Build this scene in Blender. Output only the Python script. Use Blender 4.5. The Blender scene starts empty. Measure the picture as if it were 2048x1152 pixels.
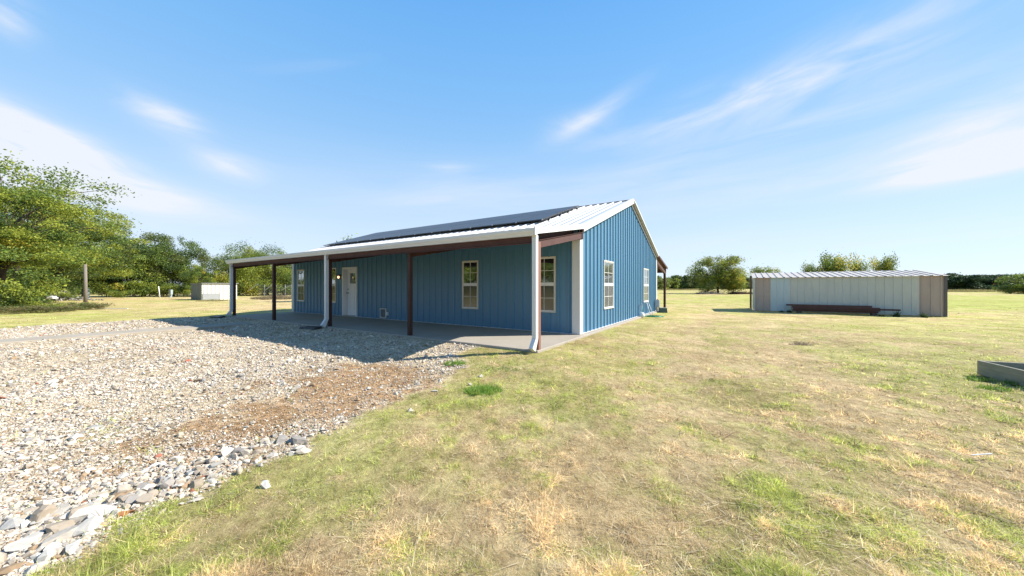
import bpy, bmesh, math
import numpy as np
from mathutils import Vector, Matrix

scene = bpy.context.scene
COL = scene.collection
PI = math.pi
R = math.radians

# ------------------------------------------------------------------ camera
F = 688.0            # focal length in pixels of a 2048 wide frame
HY = 573.5           # horizon row
CAMH = 1.39
cam_d = bpy.data.cameras.new("camera")
cam_d.sensor_width = 36.0
cam_d.lens = 36.0 * F / 2048.0
cam_d.shift_y = -(576.0 - HY) / 2048.0
cam_d.clip_start = 0.05
cam_d.clip_end = 6000.0
cam = bpy.data.objects.new("camera", cam_d)
cam.location = (0, 0, CAMH)
cam.rotation_euler = (PI / 2, 0, 0)
COL.objects.link(cam)
scene.camera = cam

# ------------------------------------------------------------------ sun, exposure
SUN_EL = R(39.0)
SUN_AZ = R(83.5)      # from +Y (view direction) towards +X
sun_vec = Vector((math.cos(SUN_EL) * math.sin(SUN_AZ), math.cos(SUN_EL) * math.cos(SUN_AZ), math.sin(SUN_EL)))
sd = bpy.data.lights.new("sun", 'SUN')
sd.energy = 5.0
sd.angle = R(0.53)
sd.color = (1.0, 0.955, 0.88)
sun = bpy.data.objects.new("sun", sd)
sun.rotation_euler = sun_vec.to_track_quat('Z', 'Y').to_euler()
sun.location = (60, 10, 60)
COL.objects.link(sun)
scene.view_settings.view_transform = 'Standard'
scene.view_settings.look = 'None'
scene.view_settings.gamma = 1.0
scene.view_settings.exposure = 0.95
scene.view_settings.use_curve_mapping = False
scene.cycles.max_bounces = 6
scene.cycles.diffuse_bounces = 3
scene.cycles.transparent_max_bounces = 8


# ------------------------------------------------------------------ world sky
def build_world():
    w = bpy.data.worlds.new("World")
    scene.world = w
    w.use_nodes = True
    nt = w.node_tree
    N, L = nt.nodes, nt.links
    N.clear()

    def node(t, **k):
        n = N.new(t)
        for a, b in k.items():
            setattr(n, a, b)
        return n

    def math_(op, a, b=None, c=None, clamp=False):
        n = node('ShaderNodeMath', operation=op, use_clamp=clamp)
        for i, v in enumerate((a, b, c)):
            if v is None:
                continue
            if isinstance(v, (int, float)):
                n.inputs[i].default_value = v
            else:
                L.new(v, n.inputs[i])
        return n.outputs[0]

    sky = node('ShaderNodeTexSky', sky_type='NISHITA')
    sky.sun_disc = False
    sky.sun_elevation = SUN_EL
    sky.sun_rotation = SUN_AZ
    sky.altitude = 100
    sky.air_density = 1.0
    sky.dust_density = 0.25
    sky.ozone_density = 2.5
    tc = node('ShaderNodeTexCoord')
    sep = node('ShaderNodeSeparateXYZ')
    L.new(tc.outputs['Generated'], sep.inputs[0])
    x, y, z = sep.outputs
    az = math_('ARCTAN2', x, y)
    el = math_('ARCSINE', z)
    # wispy streaks: noise in (azimuth, elevation), stretched along a slanted axis
    def streaks(rot, sx, sy, scale, detail, dist, seed):
        ca, sa = math.cos(rot), math.sin(rot)
        a = math_('ADD', math_('MULTIPLY', az, ca), math_('MULTIPLY', el, sa))
        b = math_('SUBTRACT', math_('MULTIPLY', el, ca), math_('MULTIPLY', az, sa))
        c = node('ShaderNodeCombineXYZ')
        L.new(math_('MULTIPLY', a, sx), c.inputs[0])
        L.new(math_('MULTIPLY', b, sy), c.inputs[1])
        c.inputs[2].default_value = seed
        n = node('ShaderNodeTexNoise')
        n.inputs['Scale'].default_value = scale
        n.inputs['Detail'].default_value = detail
        n.inputs['Roughness'].default_value = 0.58
        n.inputs['Distortion'].default_value = dist
        L.new(c.outputs[0], n.inputs['Vector'])
        return n.outputs['Fac']
    s1 = streaks(R(-12), 1.2, 4.4, 3.4, 11, 0.8, 3.1)
    s2 = streaks(R(9), 1.3, 5.0, 3.0, 9, 0.7, 8.7)
    s3 = streaks(R(3), 0.9, 7.0, 2.4, 8, 0.4, 1.7)

    def a_(px):
        return math.atan2(px - 1024.0, F)

    def e_(px, py):
        return math.atan2(HY - py, math.hypot(F, px - 1024.0))

    # px, py, half width px, half height px, tilt (deg, up to the right), strength, streak set
    blobs = [
        (10, 262, 200, 42, -18, 2.8, s1), (130, 300, 150, 26, -14, 2.0, s1), (90, 358, 300, 28, -5, 2.6, s1), (20, 30, 60, 35, 0, 0.6, s1), (250, 385, 250, 26, -3, 0.7, s3),
        (335, 235, 78, 26, -18, 1.2, s1), (462, 333, 72, 24, -3, 1.0, s1), (905, 338, 45, 9, 0, 0.5, s3), (0, 285, 240, 50, -16, 0.9, s3), (170, 358, 230, 26, -4, 1.0, s3),
        (1185, 234, 80, 15, 24, 0.6, s2), (1150, 248, 60, 18, 6, 0.35, s1), (1420, 215, 260, 30, 8, 0.6, s2), (1620, 165, 330, 50, 14, 0.36, s2), (1780, 90, 200, 50, 18, 0.28, s2),
        (1500, 300, 420, 50, 6, 0.5, s3), (1960, 318, 200, 34, 3, 2.6, s3), (1960, 250, 260, 50, 12, 0.9, s2), (1600, 370, 420, 30, 3, 0.5, s3),
        (960, 400, 300, 50, 0, 0.4, s3), (1700, 470, 600, 30, 0, 0.5, s3), (250, 450, 500, 50, 0, 0.4, s3),
        (640, 130, 100, 9, 18, 0.12, s2)]
    total = None
    for (px, py, hw, hh, tilt, st, s) in blobs:
        a0, e0 = a_(px), e_(px, py)
        sc = 1.0 / math.hypot(F, px - 1024.0)
        wa, wh = hw * F * sc * sc, hh * sc
        t = R(tilt) * (F * sc) ** 0.0
        ca, sa = math.cos(t), math.sin(t)
        da = math_('SUBTRACT', az, a0)
        de = math_('SUBTRACT', el, e0)
        u = math_('DIVIDE', math_('ADD', math_('MULTIPLY', da, ca), math_('MULTIPLY', de, sa)), wa)
        v = math_('DIVIDE', math_('SUBTRACT', math_('MULTIPLY', de, ca), math_('MULTIPLY', da, sa)), wh)
        r2 = math_('ADD', math_('MULTIPLY', u, u), math_('MULTIPLY', v, v))
        g = math_('EXPONENT', math_('MULTIPLY', r2, -1.0))
        k = math_('MULTIPLY_ADD', math_('SUBTRACT', s, 0.34, clamp=True), 2.5 * st, 0.14 * st)
        m = math_('MULTIPLY', g, k)
        total = m if total is None else math_('ADD', total, m)
    fac = math_('MINIMUM', total, 0.92)
    # clear-air gradient by elevation, partly mixed with the physical sky
    ramp = node('ShaderNodeValToRGB')
    ramp.color_ramp.interpolation = 'B_SPLINE'
    stops = [(0.0, (0.80, 0.885, 0.99)), (0.10, (0.74, 0.855, 0.99)), (0.24, (0.54, 0.755, 0.990)), (0.40, (0.310, 0.610, 0.985)),
             (0.58, (0.215, 0.535, 0.980)), (0.75, (0.145, 0.455, 0.960)), (1.0, (0.10, 0.30, 0.75))]
    while len(ramp.color_ramp.elements) < len(stops):
        ramp.color_ramp.elements.new(0.5)
    for e_n, (p_, c_) in zip(ramp.color_ramp.elements, stops):
        e_n.position = p_
        e_n.color = (*c_, 1)
    L.new(math_('DIVIDE', math_('MAXIMUM', el, 0.0), 1.0), ramp.inputs[0])
    gr = node('ShaderNodeMix', data_type='RGBA', blend_type='MULTIPLY')
    gr.inputs[0].default_value = 1.0
    L.new(ramp.outputs[0], gr.inputs[6])
    gr.inputs[7].default_value = (8.05, 8.05, 8.05, 1)
    tint = node('ShaderNodeMix', data_type='RGBA', blend_type='MULTIPLY')
    tint.inputs[0].default_value = 1.0
    L.new(sky.outputs[0], tint.inputs[6])
    tint.inputs[7].default_value = SKY_TINT
    mx = node('ShaderNodeMix', data_type='RGBA')
    mx.inputs[0].default_value = 0.85
    L.new(tint.outputs[2], mx.inputs[6])
    L.new(gr.outputs[2], mx.inputs[7])
    mx2 = node('ShaderNodeMix', data_type='RGBA')
    L.new(fac, mx2.inputs[0])
    L.new(mx.outputs[2], mx2.inputs[6])
    mx2.inputs[7].default_value = CLOUD
    bg = node('ShaderNodeBackground')
    bg.inputs['Strength'].default_value = SKY_STRENGTH
    L.new(mx2.outputs[2], bg.inputs[0])
    out = node('ShaderNodeOutputWorld')
    L.new(bg.outputs[0], out.inputs[0])


SKY_STRENGTH = 0.064
SKY_TINT = (1.2, 1.6, 2.0, 1)
SKY_PALE = (5.9, 6.8, 8.0, 1)
CLOUD = (7.2, 7.5, 8.1, 1)
build_world()


# ------------------------------------------------------------------ numpy helpers
def _hash(ix, iy, seed):
    h = (ix.astype(np.int64) * 374761393 + iy.astype(np.int64) * 668265263 + seed * 1442695041) & 0xffffffff
    h = ((h ^ (h >> 13)) * 1274126177) & 0xffffffff
    h = h ^ (h >> 16)
    return (h & 0xffff) / 65535.0


def vnoise(x, y, seed=0):
    xi, yi = np.floor(x), np.floor(y)
    fx, fy = x - xi, y - yi
    fx = fx * fx * (3 - 2 * fx)
    fy = fy * fy * (3 - 2 * fy)
    a = _hash(xi, yi, seed)
    b = _hash(xi + 1, yi, seed)
    c = _hash(xi, yi + 1, seed)
    d = _hash(xi + 1, yi + 1, seed)
    return (a * (1 - fx) + b * fx) * (1 - fy) + (c * (1 - fx) + d * fx) * fy


def fbm(x, y, seed=0, octv=4):
    s, a, t = 0.0, 1.0, 0.0
    for i in range(octv):
        s = s + a * vnoise(x, y, seed + i * 17)
        t += a
        a *= 0.5
        x = x * 2.03 + 5.1
        y = y * 2.03 + 1.7
    return s / t


def sstep(a, b, x):
    t = np.clip((x - a) / (b - a), 0, 1)
    return t * t * (3 - 2 * t)


def gp(px, py, z=0.0):
    """ground point seen at a photo pixel, used once to read the site plan off the photograph"""
    Z = F * (CAMH - z) / (py - HY)
    return ((px - 1024.0) / F * Z, Z)


def at(px, Y):
    return ((px - 1024.0) / F * Y, Y)


def poly_sdf(x, y, poly):
    """signed distance to polygon, positive inside"""
    P = np.array(poly, float)
    Q = np.roll(P, -1, 0)
    d = np.full(x.shape, 1e9)
    inside = np.zeros(x.shape, bool)
    for (x0, y0), (x1, y1) in zip(P, Q):
        ex, ey = x1 - x0, y1 - y0
        t = np.clip(((x - x0) * ex + (y - y0) * ey) / (ex * ex + ey * ey + 1e-12), 0, 1)
        d = np.minimum(d, (x - x0 - t * ex) ** 2 + (y - y0 - t * ey) ** 2)
        if abs(y1 - y0) > 1e-9:
            c = ((y0 > y) != (y1 > y)) & (x < (x1 - x0) * (y - y0) / (y1 - y0) + x0)
            inside ^= c
    d = np.sqrt(d)
    return np.where(inside, d, -d)


# ------------------------------------------------------------------ objects
def props(o, label=None, cat=None, group=None, kind=None):
    if label:
        o['label'] = label
    if cat:
        o['category'] = cat
    if group:
        o['group'] = group
    if kind:
        o['kind'] = kind
    return o


def empty(name, loc=(0, 0, 0), rz=0.0, label=None, cat=None, group=None):
    o = bpy.data.objects.new(name, None)
    o.location = loc
    o.rotation_euler = (0, 0, rz)
    o.empty_display_size = 0.3
    COL.objects.link(o)
    return props(o, label, cat, group)


def link(name, me, m, parent=None):
    if m is not None and not me.materials:
        me.materials.append(m)
    o = bpy.data.objects.new(name, me)
    COL.objects.link(o)
    if parent is not None:
        o.parent = parent
    return o


def fastmesh(name, V, Fc, cols=None, smooth=False):
    """V (n,3), Fc (m,k) ints, cols (n,3)"""
    me = bpy.data.meshes.new(name)
    V = np.ascontiguousarray(V, np.float32)
    Fc = np.ascontiguousarray(Fc, np.int32)
    m, k = Fc.shape
    me.vertices.add(len(V))
    me.vertices.foreach_set('co', V.ravel())
    me.loops.add(m * k)
    me.loops.foreach_set('vertex_index', Fc.ravel())
    me.polygons.add(m)
    me.polygons.foreach_set('loop_start', np.arange(0, m * k, k, dtype=np.int32))
    me.polygons.foreach_set('loop_total', np.full(m, k, np.int32))
    me.polygons.foreach_set('use_smooth', np.full(m, smooth, bool))
    me.update(calc_edges=True)
    if cols is not None:
        a = me.color_attributes.new('col', 'FLOAT_COLOR', 'POINT')
        c = np.ones((len(V), 4), np.float32)
        c[:, :3] = cols
        a.data.foreach_set('color', c.ravel())
    return me


class MB:
    def __init__(self):
        self.v, self.f = [], []

    def quad(self, a, b, c, d):
        n = len(self.v)
        self.v += [tuple(a), tuple(b), tuple(c), tuple(d)]
        self.f.append((n, n + 1, n + 2, n + 3))

    def hexa(self, p):
        n = len(self.v)
        self.v += [tuple(q) for q in p]
        for q in ((3, 2, 1, 0), (4, 5, 6, 7), (0, 1, 5, 4), (1, 2, 6, 5), (2, 3, 7, 6), (3, 0, 4, 7)):
            self.f.append(tuple(n + i for i in q))
        return self

    def box(self, x0, x1, y0, y1, z0, z1):
        return self.hexa([(x0, y0, z0), (x1, y0, z0), (x1, y1, z0), (x0, y1, z0),
                          (x0, y0, z1), (x1, y0, z1), (x1, y1, z1), (x0, y1, z1)])

    def bar(self, a, b, w, h=None, up=(0, 0, 1)):
        """rectangular bar from a to b, w sideways, h along up"""
        h = w if h is None else h
        a, b, up = Vector(a), Vector(b), Vector(up)
        d = (b - a).normalized()
        s = d.cross(up)
        if s.length < 1e-4:
            s = d.cross(Vector((1, 0, 0)))
        s.normalize()
        t = s.cross(d).normalized()
        s, t = s * w / 2, t * h / 2
        return self.hexa([a - s - t, a + s - t, a + s + t, a - s + t, b - s - t, b + s - t, b + s + t, b - s + t])

    def tube(self, pts, rad, n=8, cap=True):
        pts = [Vector(p) for p in pts]
        rs = rad if isinstance(rad, (list, tuple)) else [rad] * len(pts)
        base = len(self.v)
        prev = None
        for i, p in enumerate(pts):
            d = (pts[min(i + 1, len(pts) - 1)] - pts[max(i - 1, 0)]).normalized()
            if prev is None:
                s = d.cross(Vector((0, 0, 1)))
                if s.length < 1e-3:
                    s = d.cross(Vector((1, 0, 0)))
                s.normalize()
            else:
                s = (prev - d * prev.dot(d)).normalized()
            prev = s
            t = d.cross(s)
            for j in range(n):
                a = 2 * PI * j / n
                self.v.append(tuple(p + (s * math.cos(a) + t * math.sin(a)) * rs[i]))
        for i in range(len(pts) - 1):
            for j in range(n):
                a = base + i * n + j
                b = base + i * n + (j + 1) % n
                self.f.append((a, b, b + n, a + n))
        if cap:
            self.f.append(tuple(base + j for j in reversed(range(n))))
            e = base + (len(pts) - 1) * n
            self.f.append(tuple(e + j for j in range(n)))
        return self

    def build(self, name, m, parent=None, recalc=True, bevel=0.0, smooth=False):
        me = bpy.data.meshes.new(name)
        me.from_pydata(self.v, [], self.f)
        if recalc or bevel:
            bm = bmesh.new()
            bm.from_mesh(me)
            if bevel:
                bmesh.ops.bevel(bm, geom=bm.edges[:], offset=bevel, segments=1, affect='EDGES')
            bmesh.ops.recalc_face_normals(bm, faces=bm.faces)
            bm.to_mesh(me)
            bm.free()
        if smooth:
            me.polygons.foreach_set('use_smooth', [True] * len(me.polygons))
        me.update()
        return link(name, me, m, parent)


# ------------------------------------------------------------------ materials
def mat(name, col, rough=0.6, metal=0.0, spec=0.5, noise=None, bump=None, attr=None, emit=None, transl=0.0, coords='Object'):
    """noise: list of (scale, amount, detail, dark colour multiplier, stretch)"""
    m = bpy.data.materials.new(name)
    m.use_nodes = True
    nt = m.node_tree
    N, L = nt.nodes, nt.links
    b = N['Principled BSDF']
    b.inputs['Roughness'].default_value = rough
    b.inputs['Metallic'].default_value = metal
    b.inputs['Specular IOR Level'].default_value = spec
    tc = N.new('ShaderNodeTexCoord')
    cur = None
    if attr:
        a = N.new('ShaderNodeAttribute')
        a.attribute_name = attr
        cur = a.outputs['Color']
    else:
        rgb = N.new('ShaderNodeRGB')
        rgb.outputs[0].default_value = (*col, 1)
        cur = rgb.outputs[0]
    for (sc, amt, det, mul, st) in (noise or []):
        mp = N.new('ShaderNodeMapping')
        mp.inputs['Scale'].default_value = st
        L.new(tc.outputs[coords], mp.inputs[0])
        n = N.new('ShaderNodeTexNoise')
        n.inputs['Scale'].default_value = sc
        n.inputs['Detail'].default_value = det
        n.inputs['Roughness'].default_value = 0.65
        L.new(mp.outputs[0], n.inputs['Vector'])
        mr = N.new('ShaderNodeMapRange')
        mr.inputs[1].default_value = 0.42
        mr.inputs[2].default_value = 0.68
        mr.inputs[3].default_value = 0.0
        mr.inputs[4].default_value = amt
        L.new(n.outputs['Fac'], mr.inputs[0])
        mx = N.new('ShaderNodeMix')
        mx.data_type = 'RGBA'
        mx.blend_type = 'MULTIPLY'
        L.new(mr.outputs[0], mx.inputs[0])
        L.new(cur, mx.inputs[6])
        mx.inputs[7].default_value = (*mul, 1)
        cur = mx.outputs[2]
    L.new(cur, b.inputs['Base Color'])
    if bump:
        sc, strength, dist = bump
        n = N.new('ShaderNodeTexNoise')
        n.inputs['Scale'].default_value = sc
        n.inputs['Detail'].default_value = 6
        L.new(tc.outputs[coords], n.inputs['Vector'])
        bp = N.new('ShaderNodeBump')
        bp.inputs['Strength'].default_value = strength
        bp.inputs['Distance'].default_value = dist
        L.new(n.outputs['Fac'], bp.inputs['Height'])
        L.new(bp.outputs[0], b.inputs['Normal'])
    if emit:
        b.inputs['Emission Color'].default_value = (*emit[0], 1)
        b.inputs['Emission Strength'].default_value = emit[1]
    if transl:
        t = N.new('ShaderNodeBsdfTranslucent')
        L.new(cur, t.inputs['Color'])
        ms = N.new('ShaderNodeMixShader')
        ms.inputs[0].default_value = transl
        L.new(b.outputs[0], ms.inputs[1])
        L.new(t.outputs[0], ms.inputs[2])
        L.new(ms.outputs[0], N['Material Output'].inputs[0])
    return m


ONE = (1, 1, 1)
M = {}
M['blue'] = mat('blue_steel_paint', (0.078, 0.205, 0.325), 0.36, 0, 0.6,
                [(1.6, 0.25, 5, (0.84, 0.87, 0.9), (1, 1, 0.5)), (18, 0.2, 4, (0.85, 0.85, 0.87), (1, 1, 0.12))])
M['white'] = mat('white_trim_paint', (0.66, 0.66, 0.65), 0.42, 0, 0.45, [(3, 0.22, 5, (0.86, 0.85, 0.82), ONE), (40, 0.12, 3, (0.85, 0.84, 0.8), (1, 1, 0.3))])
M['roof'] = mat('pale_roof_steel', (0.56, 0.55, 0.535), 0.40, 0.2, 0.5, [(2.0, 0.35, 6, (0.84, 0.82, 0.78), (1, 0.3, 1)), (25, 0.25, 3, (0.88, 0.85, 0.80), (1, 0.15, 1))])
M['rust'] = mat('red_oxide_primer', (0.088, 0.037, 0.029), 0.62, 0, 0.35, [(3, 0.7, 6, (0.62, 0.58, 0.55), ONE), (22, 0.5, 5, (0.72, 0.62, 0.58), ONE)], (60, 0.15, 0.003))
M['post'] = mat('shaded_primer', (0.055, 0.024, 0.019), 0.6, 0, 0.35, [(3, 0.6, 6, (0.62, 0.58, 0.55), ONE)], (60, 0.15, 0.003))  # same primer as the beams, darkened: porch shade put into the colour
M['sunlit_post'] = mat('sunlit_primer', (0.23, 0.115, 0.083), 0.7, 0, 0.3, [(4, 0.5, 6, (0.75, 0.68, 0.64), (1, 1, .3))])  # same primer lightened: sunlight on the near post painted into its colour
M['concrete'] = mat('concrete', (0.35, 0.31, 0.255), 0.85, 0, 0.3, [(0.9, 0.45, 6, (0.78, 0.76, 0.73), ONE), (9, 0.35, 7, (0.85, 0.82, 0.78), ONE), (70, 0.3, 3, (0.82, 0.8, 0.78), ONE)], (90, 0.25, 0.004))
M['frame'] = mat('cream_window_vinyl', (0.62, 0.58, 0.50), 0.5, 0, 0.4, [(8, 0.3, 4, (0.85, 0.83, 0.78), ONE)])
M['muntin'] = mat('white_vinyl', (0.72, 0.71, 0.68), 0.5)
M['dark'] = mat('dark_metal', (0.03, 0.028, 0.028), 0.5)
M['bracket'] = mat('bright_bracket', (0.35, 0.35, 0.36), 0.35, 0.8)
M['doorpaint'] = mat('white_door_paint', (0.76, 0.77, 0.78), 0.4, 0, 0.4, [(4, 0.15, 4, (0.9, 0.9, 0.9), ONE)])


def glassmat(name, base, refl, rough=0.02, wav=0.004):
    m = bpy.data.materials.new(name)
    m.use_nodes = True
    nt = m.node_tree
    N, L = nt.nodes, nt.links
    b = N['Principled BSDF']
    b.inputs['Base Color'].default_value = (*base, 1)
    b.inputs['Roughness'].default_value = 0.35
    b.inputs['Specular IOR Level'].default_value = 0.2
    g = N.new('ShaderNodeBsdfGlossy')
    g.inputs['Roughness'].default_value = rough
    g.inputs['Color'].default_value = (0.92, 0.95, 0.97, 1)
    tc = N.new('ShaderNodeTexCoord')
    n = N.new('ShaderNodeTexNoise')
    n.inputs['Scale'].default_value = 2.2
    n.inputs['Detail'].default_value = 1.5
    L.new(tc.outputs['Object'], n.inputs['Vector'])
    bp = N.new('ShaderNodeBump')
    bp.inputs['Strength'].default_value = 1.0
    bp.inputs['Distance'].default_value = wav
    L.new(n.outputs['Fac'], bp.inputs['Height'])
    L.new(bp.outputs[0], g.inputs['Normal'])
    lw = N.new('ShaderNodeFresnel')
    lw.inputs[0].default_value = 1.5
    mm = N.new('ShaderNodeMath')
    mm.operation = 'MULTIPLY_ADD'
    L.new(lw.outputs[0], mm.inputs[0])
    mm.inputs[1].default_value = 0.9
    mm.inputs[2].default_value = refl
    mm.use_clamp = True
    ms = N.new('ShaderNodeMixShader')
    L.new(mm.outputs[0], ms.inputs[0])
    L.new(b.outputs[0], ms.inputs[1])
    L.new(g.outputs[0], ms.inputs[2])
    L.new(ms.outputs[0], N['Material Output'].inputs[0])
    return m


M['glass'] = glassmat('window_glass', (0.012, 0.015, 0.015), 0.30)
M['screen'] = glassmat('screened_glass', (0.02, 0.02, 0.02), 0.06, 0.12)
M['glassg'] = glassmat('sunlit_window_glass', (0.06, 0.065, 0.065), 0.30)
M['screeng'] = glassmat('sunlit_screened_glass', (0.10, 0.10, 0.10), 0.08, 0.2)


def solarmat():
    m = bpy.data.materials.new('solar_cells')
    m.use_nodes = True
    nt = m.node_tree
    N, L = nt.nodes, nt.links
    b = N['Principled BSDF']
    tc = N.new('ShaderNodeTexCoord')
    br = N.new('ShaderNodeTexBrick')
    br.offset = 0.0
    br.inputs['Scale'].default_value = 1.0
    br.inputs['Color1'].default_value = (0.050, 0.046, 0.046, 1)
    br.inputs['Color2'].default_value = (0.055, 0.050, 0.050, 1)
    br.inputs['Mortar'].default_value = (0.07, 0.065, 0.065, 1)
    br.inputs['Mortar Size'].default_value = 0.004
    br.inputs['Brick Width'].default_value = 0.158
    br.inputs['Row Height'].default_value = 0.158
    L.new(tc.outputs['Object'], br.inputs['Vector'])
    L.new(br.outputs['Color'], b.inputs['Base Color'])
    b.inputs['Roughness'].default_value = 0.35
    b.inputs['Specular IOR Level'].default_value = 0.18
    return m


M['solar'] = solarmat()
M['galv'] = mat('galvanised_steel', (0.42, 0.43, 0.44), 0.42, 0.6, 0.5, [(12, 0.4, 4, (0.75, 0.76, 0.78), ONE)])

# ------------------------------------------------------------------ site plan (read off the photo, in metres)
CX, CY = 1.782, 9.150              # near front corner of the house
HR = math.atan2(-0.5405, 0.8413)   # direction of the front wall
ex = np.array([0.8413, -0.5405])
ey = np.array([0.5405, 0.8413])


def hw(x, y):
    """house coordinates to world"""
    return (CX + x * ex[0] + y * ey[0], CY + x * ex[1] + y * ey[1])


def tohouse(X, Y):
    dx, dy = X - CX, Y - CY
    return dx * ex[0] + dy * ex[1], dx * ey[0] + dy * ey[1]


SLAB = 0.12
gravel_poly = [hw(-15.6, -2.1), gp(275, 640), gp(120, 646), gp(0, 656), gp(-300, 672), gp(-900, 720), gp(-900, 1900), gp(0, 1420),
               gp(110, 1230), gp(170, 1150), gp(225, 1090), gp(275, 1045), gp(335, 1003), gp(425, 972), gp(520, 915), gp(600, 900), gp(650, 868),
               gp(720, 838), gp(800, 800), gp(880, 770), gp(935, 735), gp(915, 712), gp(985, 695), hw(-2.2, -2.5)]
dirt_poly = [gp(700, 722), gp(820, 728), gp(890, 765), gp(830, 815), gp(720, 842), gp(620, 868), gp(520, 905), gp(400, 930),
             gp(260, 955), gp(130, 965), gp(120, 935), gp(220, 900), gp(330, 865), gp(430, 830), gp(520, 785), gp(600, 748)]
rubble_poly = [gp(640, 858), gp(650, 880), gp(610, 915), gp(520, 925), gp(425, 988), gp(330, 1020), gp(265, 1060), gp(215, 1110),
               gp(150, 1190), gp(60, 1300), gp(-200, 1300), gp(-60, 1040), gp(80, 1010), gp(200, 975), gp(300, 940), gp(400, 905), gp(520, 875)]


def masks(X, Y):
    n = fbm(X * 1.3, Y * 1.3, 5, 4) - 0.5
    n2 = fbm(X * 5, Y * 5, 9, 3) - 0.5
    dist = np.hypot(X, Y)
    g = poly_sdf(X, Y, gravel_poly) + n * 0.55 + n2 * 0.22
    grav = sstep(-0.10, 0.14, g)
    d = poly_sdf(X, Y, dirt_poly) + n * 1.7 + n2 * 1.3
    dirt = sstep(-0.40, 0.55, d)
    rub = sstep(-0.08, 0.12, poly_sdf(X, Y, rubble_poly) - 0.06 + n * 0.55 + n2 * 0.35)
    far = sstep(14, 40, dist)
    a = fbm(X * 0.42 + 3, Y * 0.42, 21, 4)
    b = fbm(X * 1.9, Y * 1.9, 33, 4)
    c = fbm(X * 0.06, Y * 0.12, 41, 4)
    hx, hy = tohouse(X, Y)
    b2 = fbm(X * 5.5, Y * 5.5, 37, 3)
    green = 0.40 + (a - 0.5) * 1.05 + (b - 0.5) * 1.3 + (b2 - 0.5) * 1.5 * sstep(25, 12, dist) + (c - 0.5) * 1.2
    # wheel tracks running beside the gable, worn to straw
    for off in (2.6, 4.4):
        tr = np.exp(-((hx - off + 0.25 * np.sin(hy * 0.35)) / 0.42) ** 2) * sstep(14, 9, hy) * sstep(-9, -5, hy)
        green = green - 0.34 * tr
    # greener near the wall foot, the raised bed and along the gravel edge
    green += 0.45 * np.exp(-((hx - 0.55) / 0.55) ** 2) * sstep(-0.5, 1, hy) * sstep(12, 10, hy)
    green += 0.22 * np.exp(-((g + 0.40) / 0.4) ** 2) * sstep(9.5, 7.0, Y)
    green += 0.35 * sstep(4.5, 7, X) * sstep(9, 6, Y)
    green += 0.5 * sstep(20, 26, X) * sstep(20, 26, Y) * sstep(60, 45, Y)
    green -= 0.20 * sstep(-0.8, -3.5, X + 0 * Y) * sstep(12, 20, Y)
    green -= 0.45 * np.exp(-((X + 0.1) ** 2 + (Y - 2.0) ** 2) / 0.9)
    green -= 0.35 * np.exp(-((X - 1.7) ** 2 + (Y - 3.3) ** 2) / 1.2)
    green += 0.10 * far
    green = np.clip(green, 0, 1)
    return grav, dirt * grav, rub * grav, green, far


def gheight(X, Y):
    hx, hy = tohouse(X, Y)
    dist = np.hypot(X, Y)
    g = sstep(-0.2, 0.6, poly_sdf(X, Y, gravel_poly))
    dq = np.maximum(np.maximum(-hx - 15.35, hx - 0.18), np.maximum(-2.64 - hy, hy - 11.0))
    h = (fbm(X * 0.9, Y * 0.9, 61, 4) - 0.5) * 0.07 + (fbm(X * 0.15, Y * 0.15, 71, 3) - 0.5) * 0.10 * sstep(3, 15, dist)
    h = h * sstep(0.0, 1.5, dq) + (fbm(X * 4, Y * 4, 81, 3) - 0.5) * 0.035 * g * sstep(0.0, 1.0, dq)
    h = h + (fbm(X * 5, Y * 5, 83, 3) - 0.5) * 0.030 * (1 - g) * sstep(0.0, 0.6, dq) * sstep(25, 12, dist)
    h = h + 0.075 * sstep(2.2, 0.0, dq) * sstep(-0.6, 0.0, dq)
    return h - 0.008


# ------------------------------------------------------------------ ground sheet
STRAW = np.array([0.56, 0.45, 0.245])
STRAW2 = np.array([0.52, 0.385, 0.225])
GREEN = np.array([0.320, 0.350, 0.080])
GREEN2 = np.array([0.440, 0.440, 0.135])


def lawn_colour(X, Y, green):
    n = fbm(X * 0.9 + 9, Y * 0.9, 91, 3)[:, None]
    dry = STRAW * (1 - n) + STRAW2 * n
    n2 = fbm(X * 0.5, Y * 0.5 + 4, 97, 3)[:, None]
    gr = GREEN * (1 - n2) + GREEN2 * n2
    g = green[:, None]
    return dry * (1 - g) + gr * g


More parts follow.
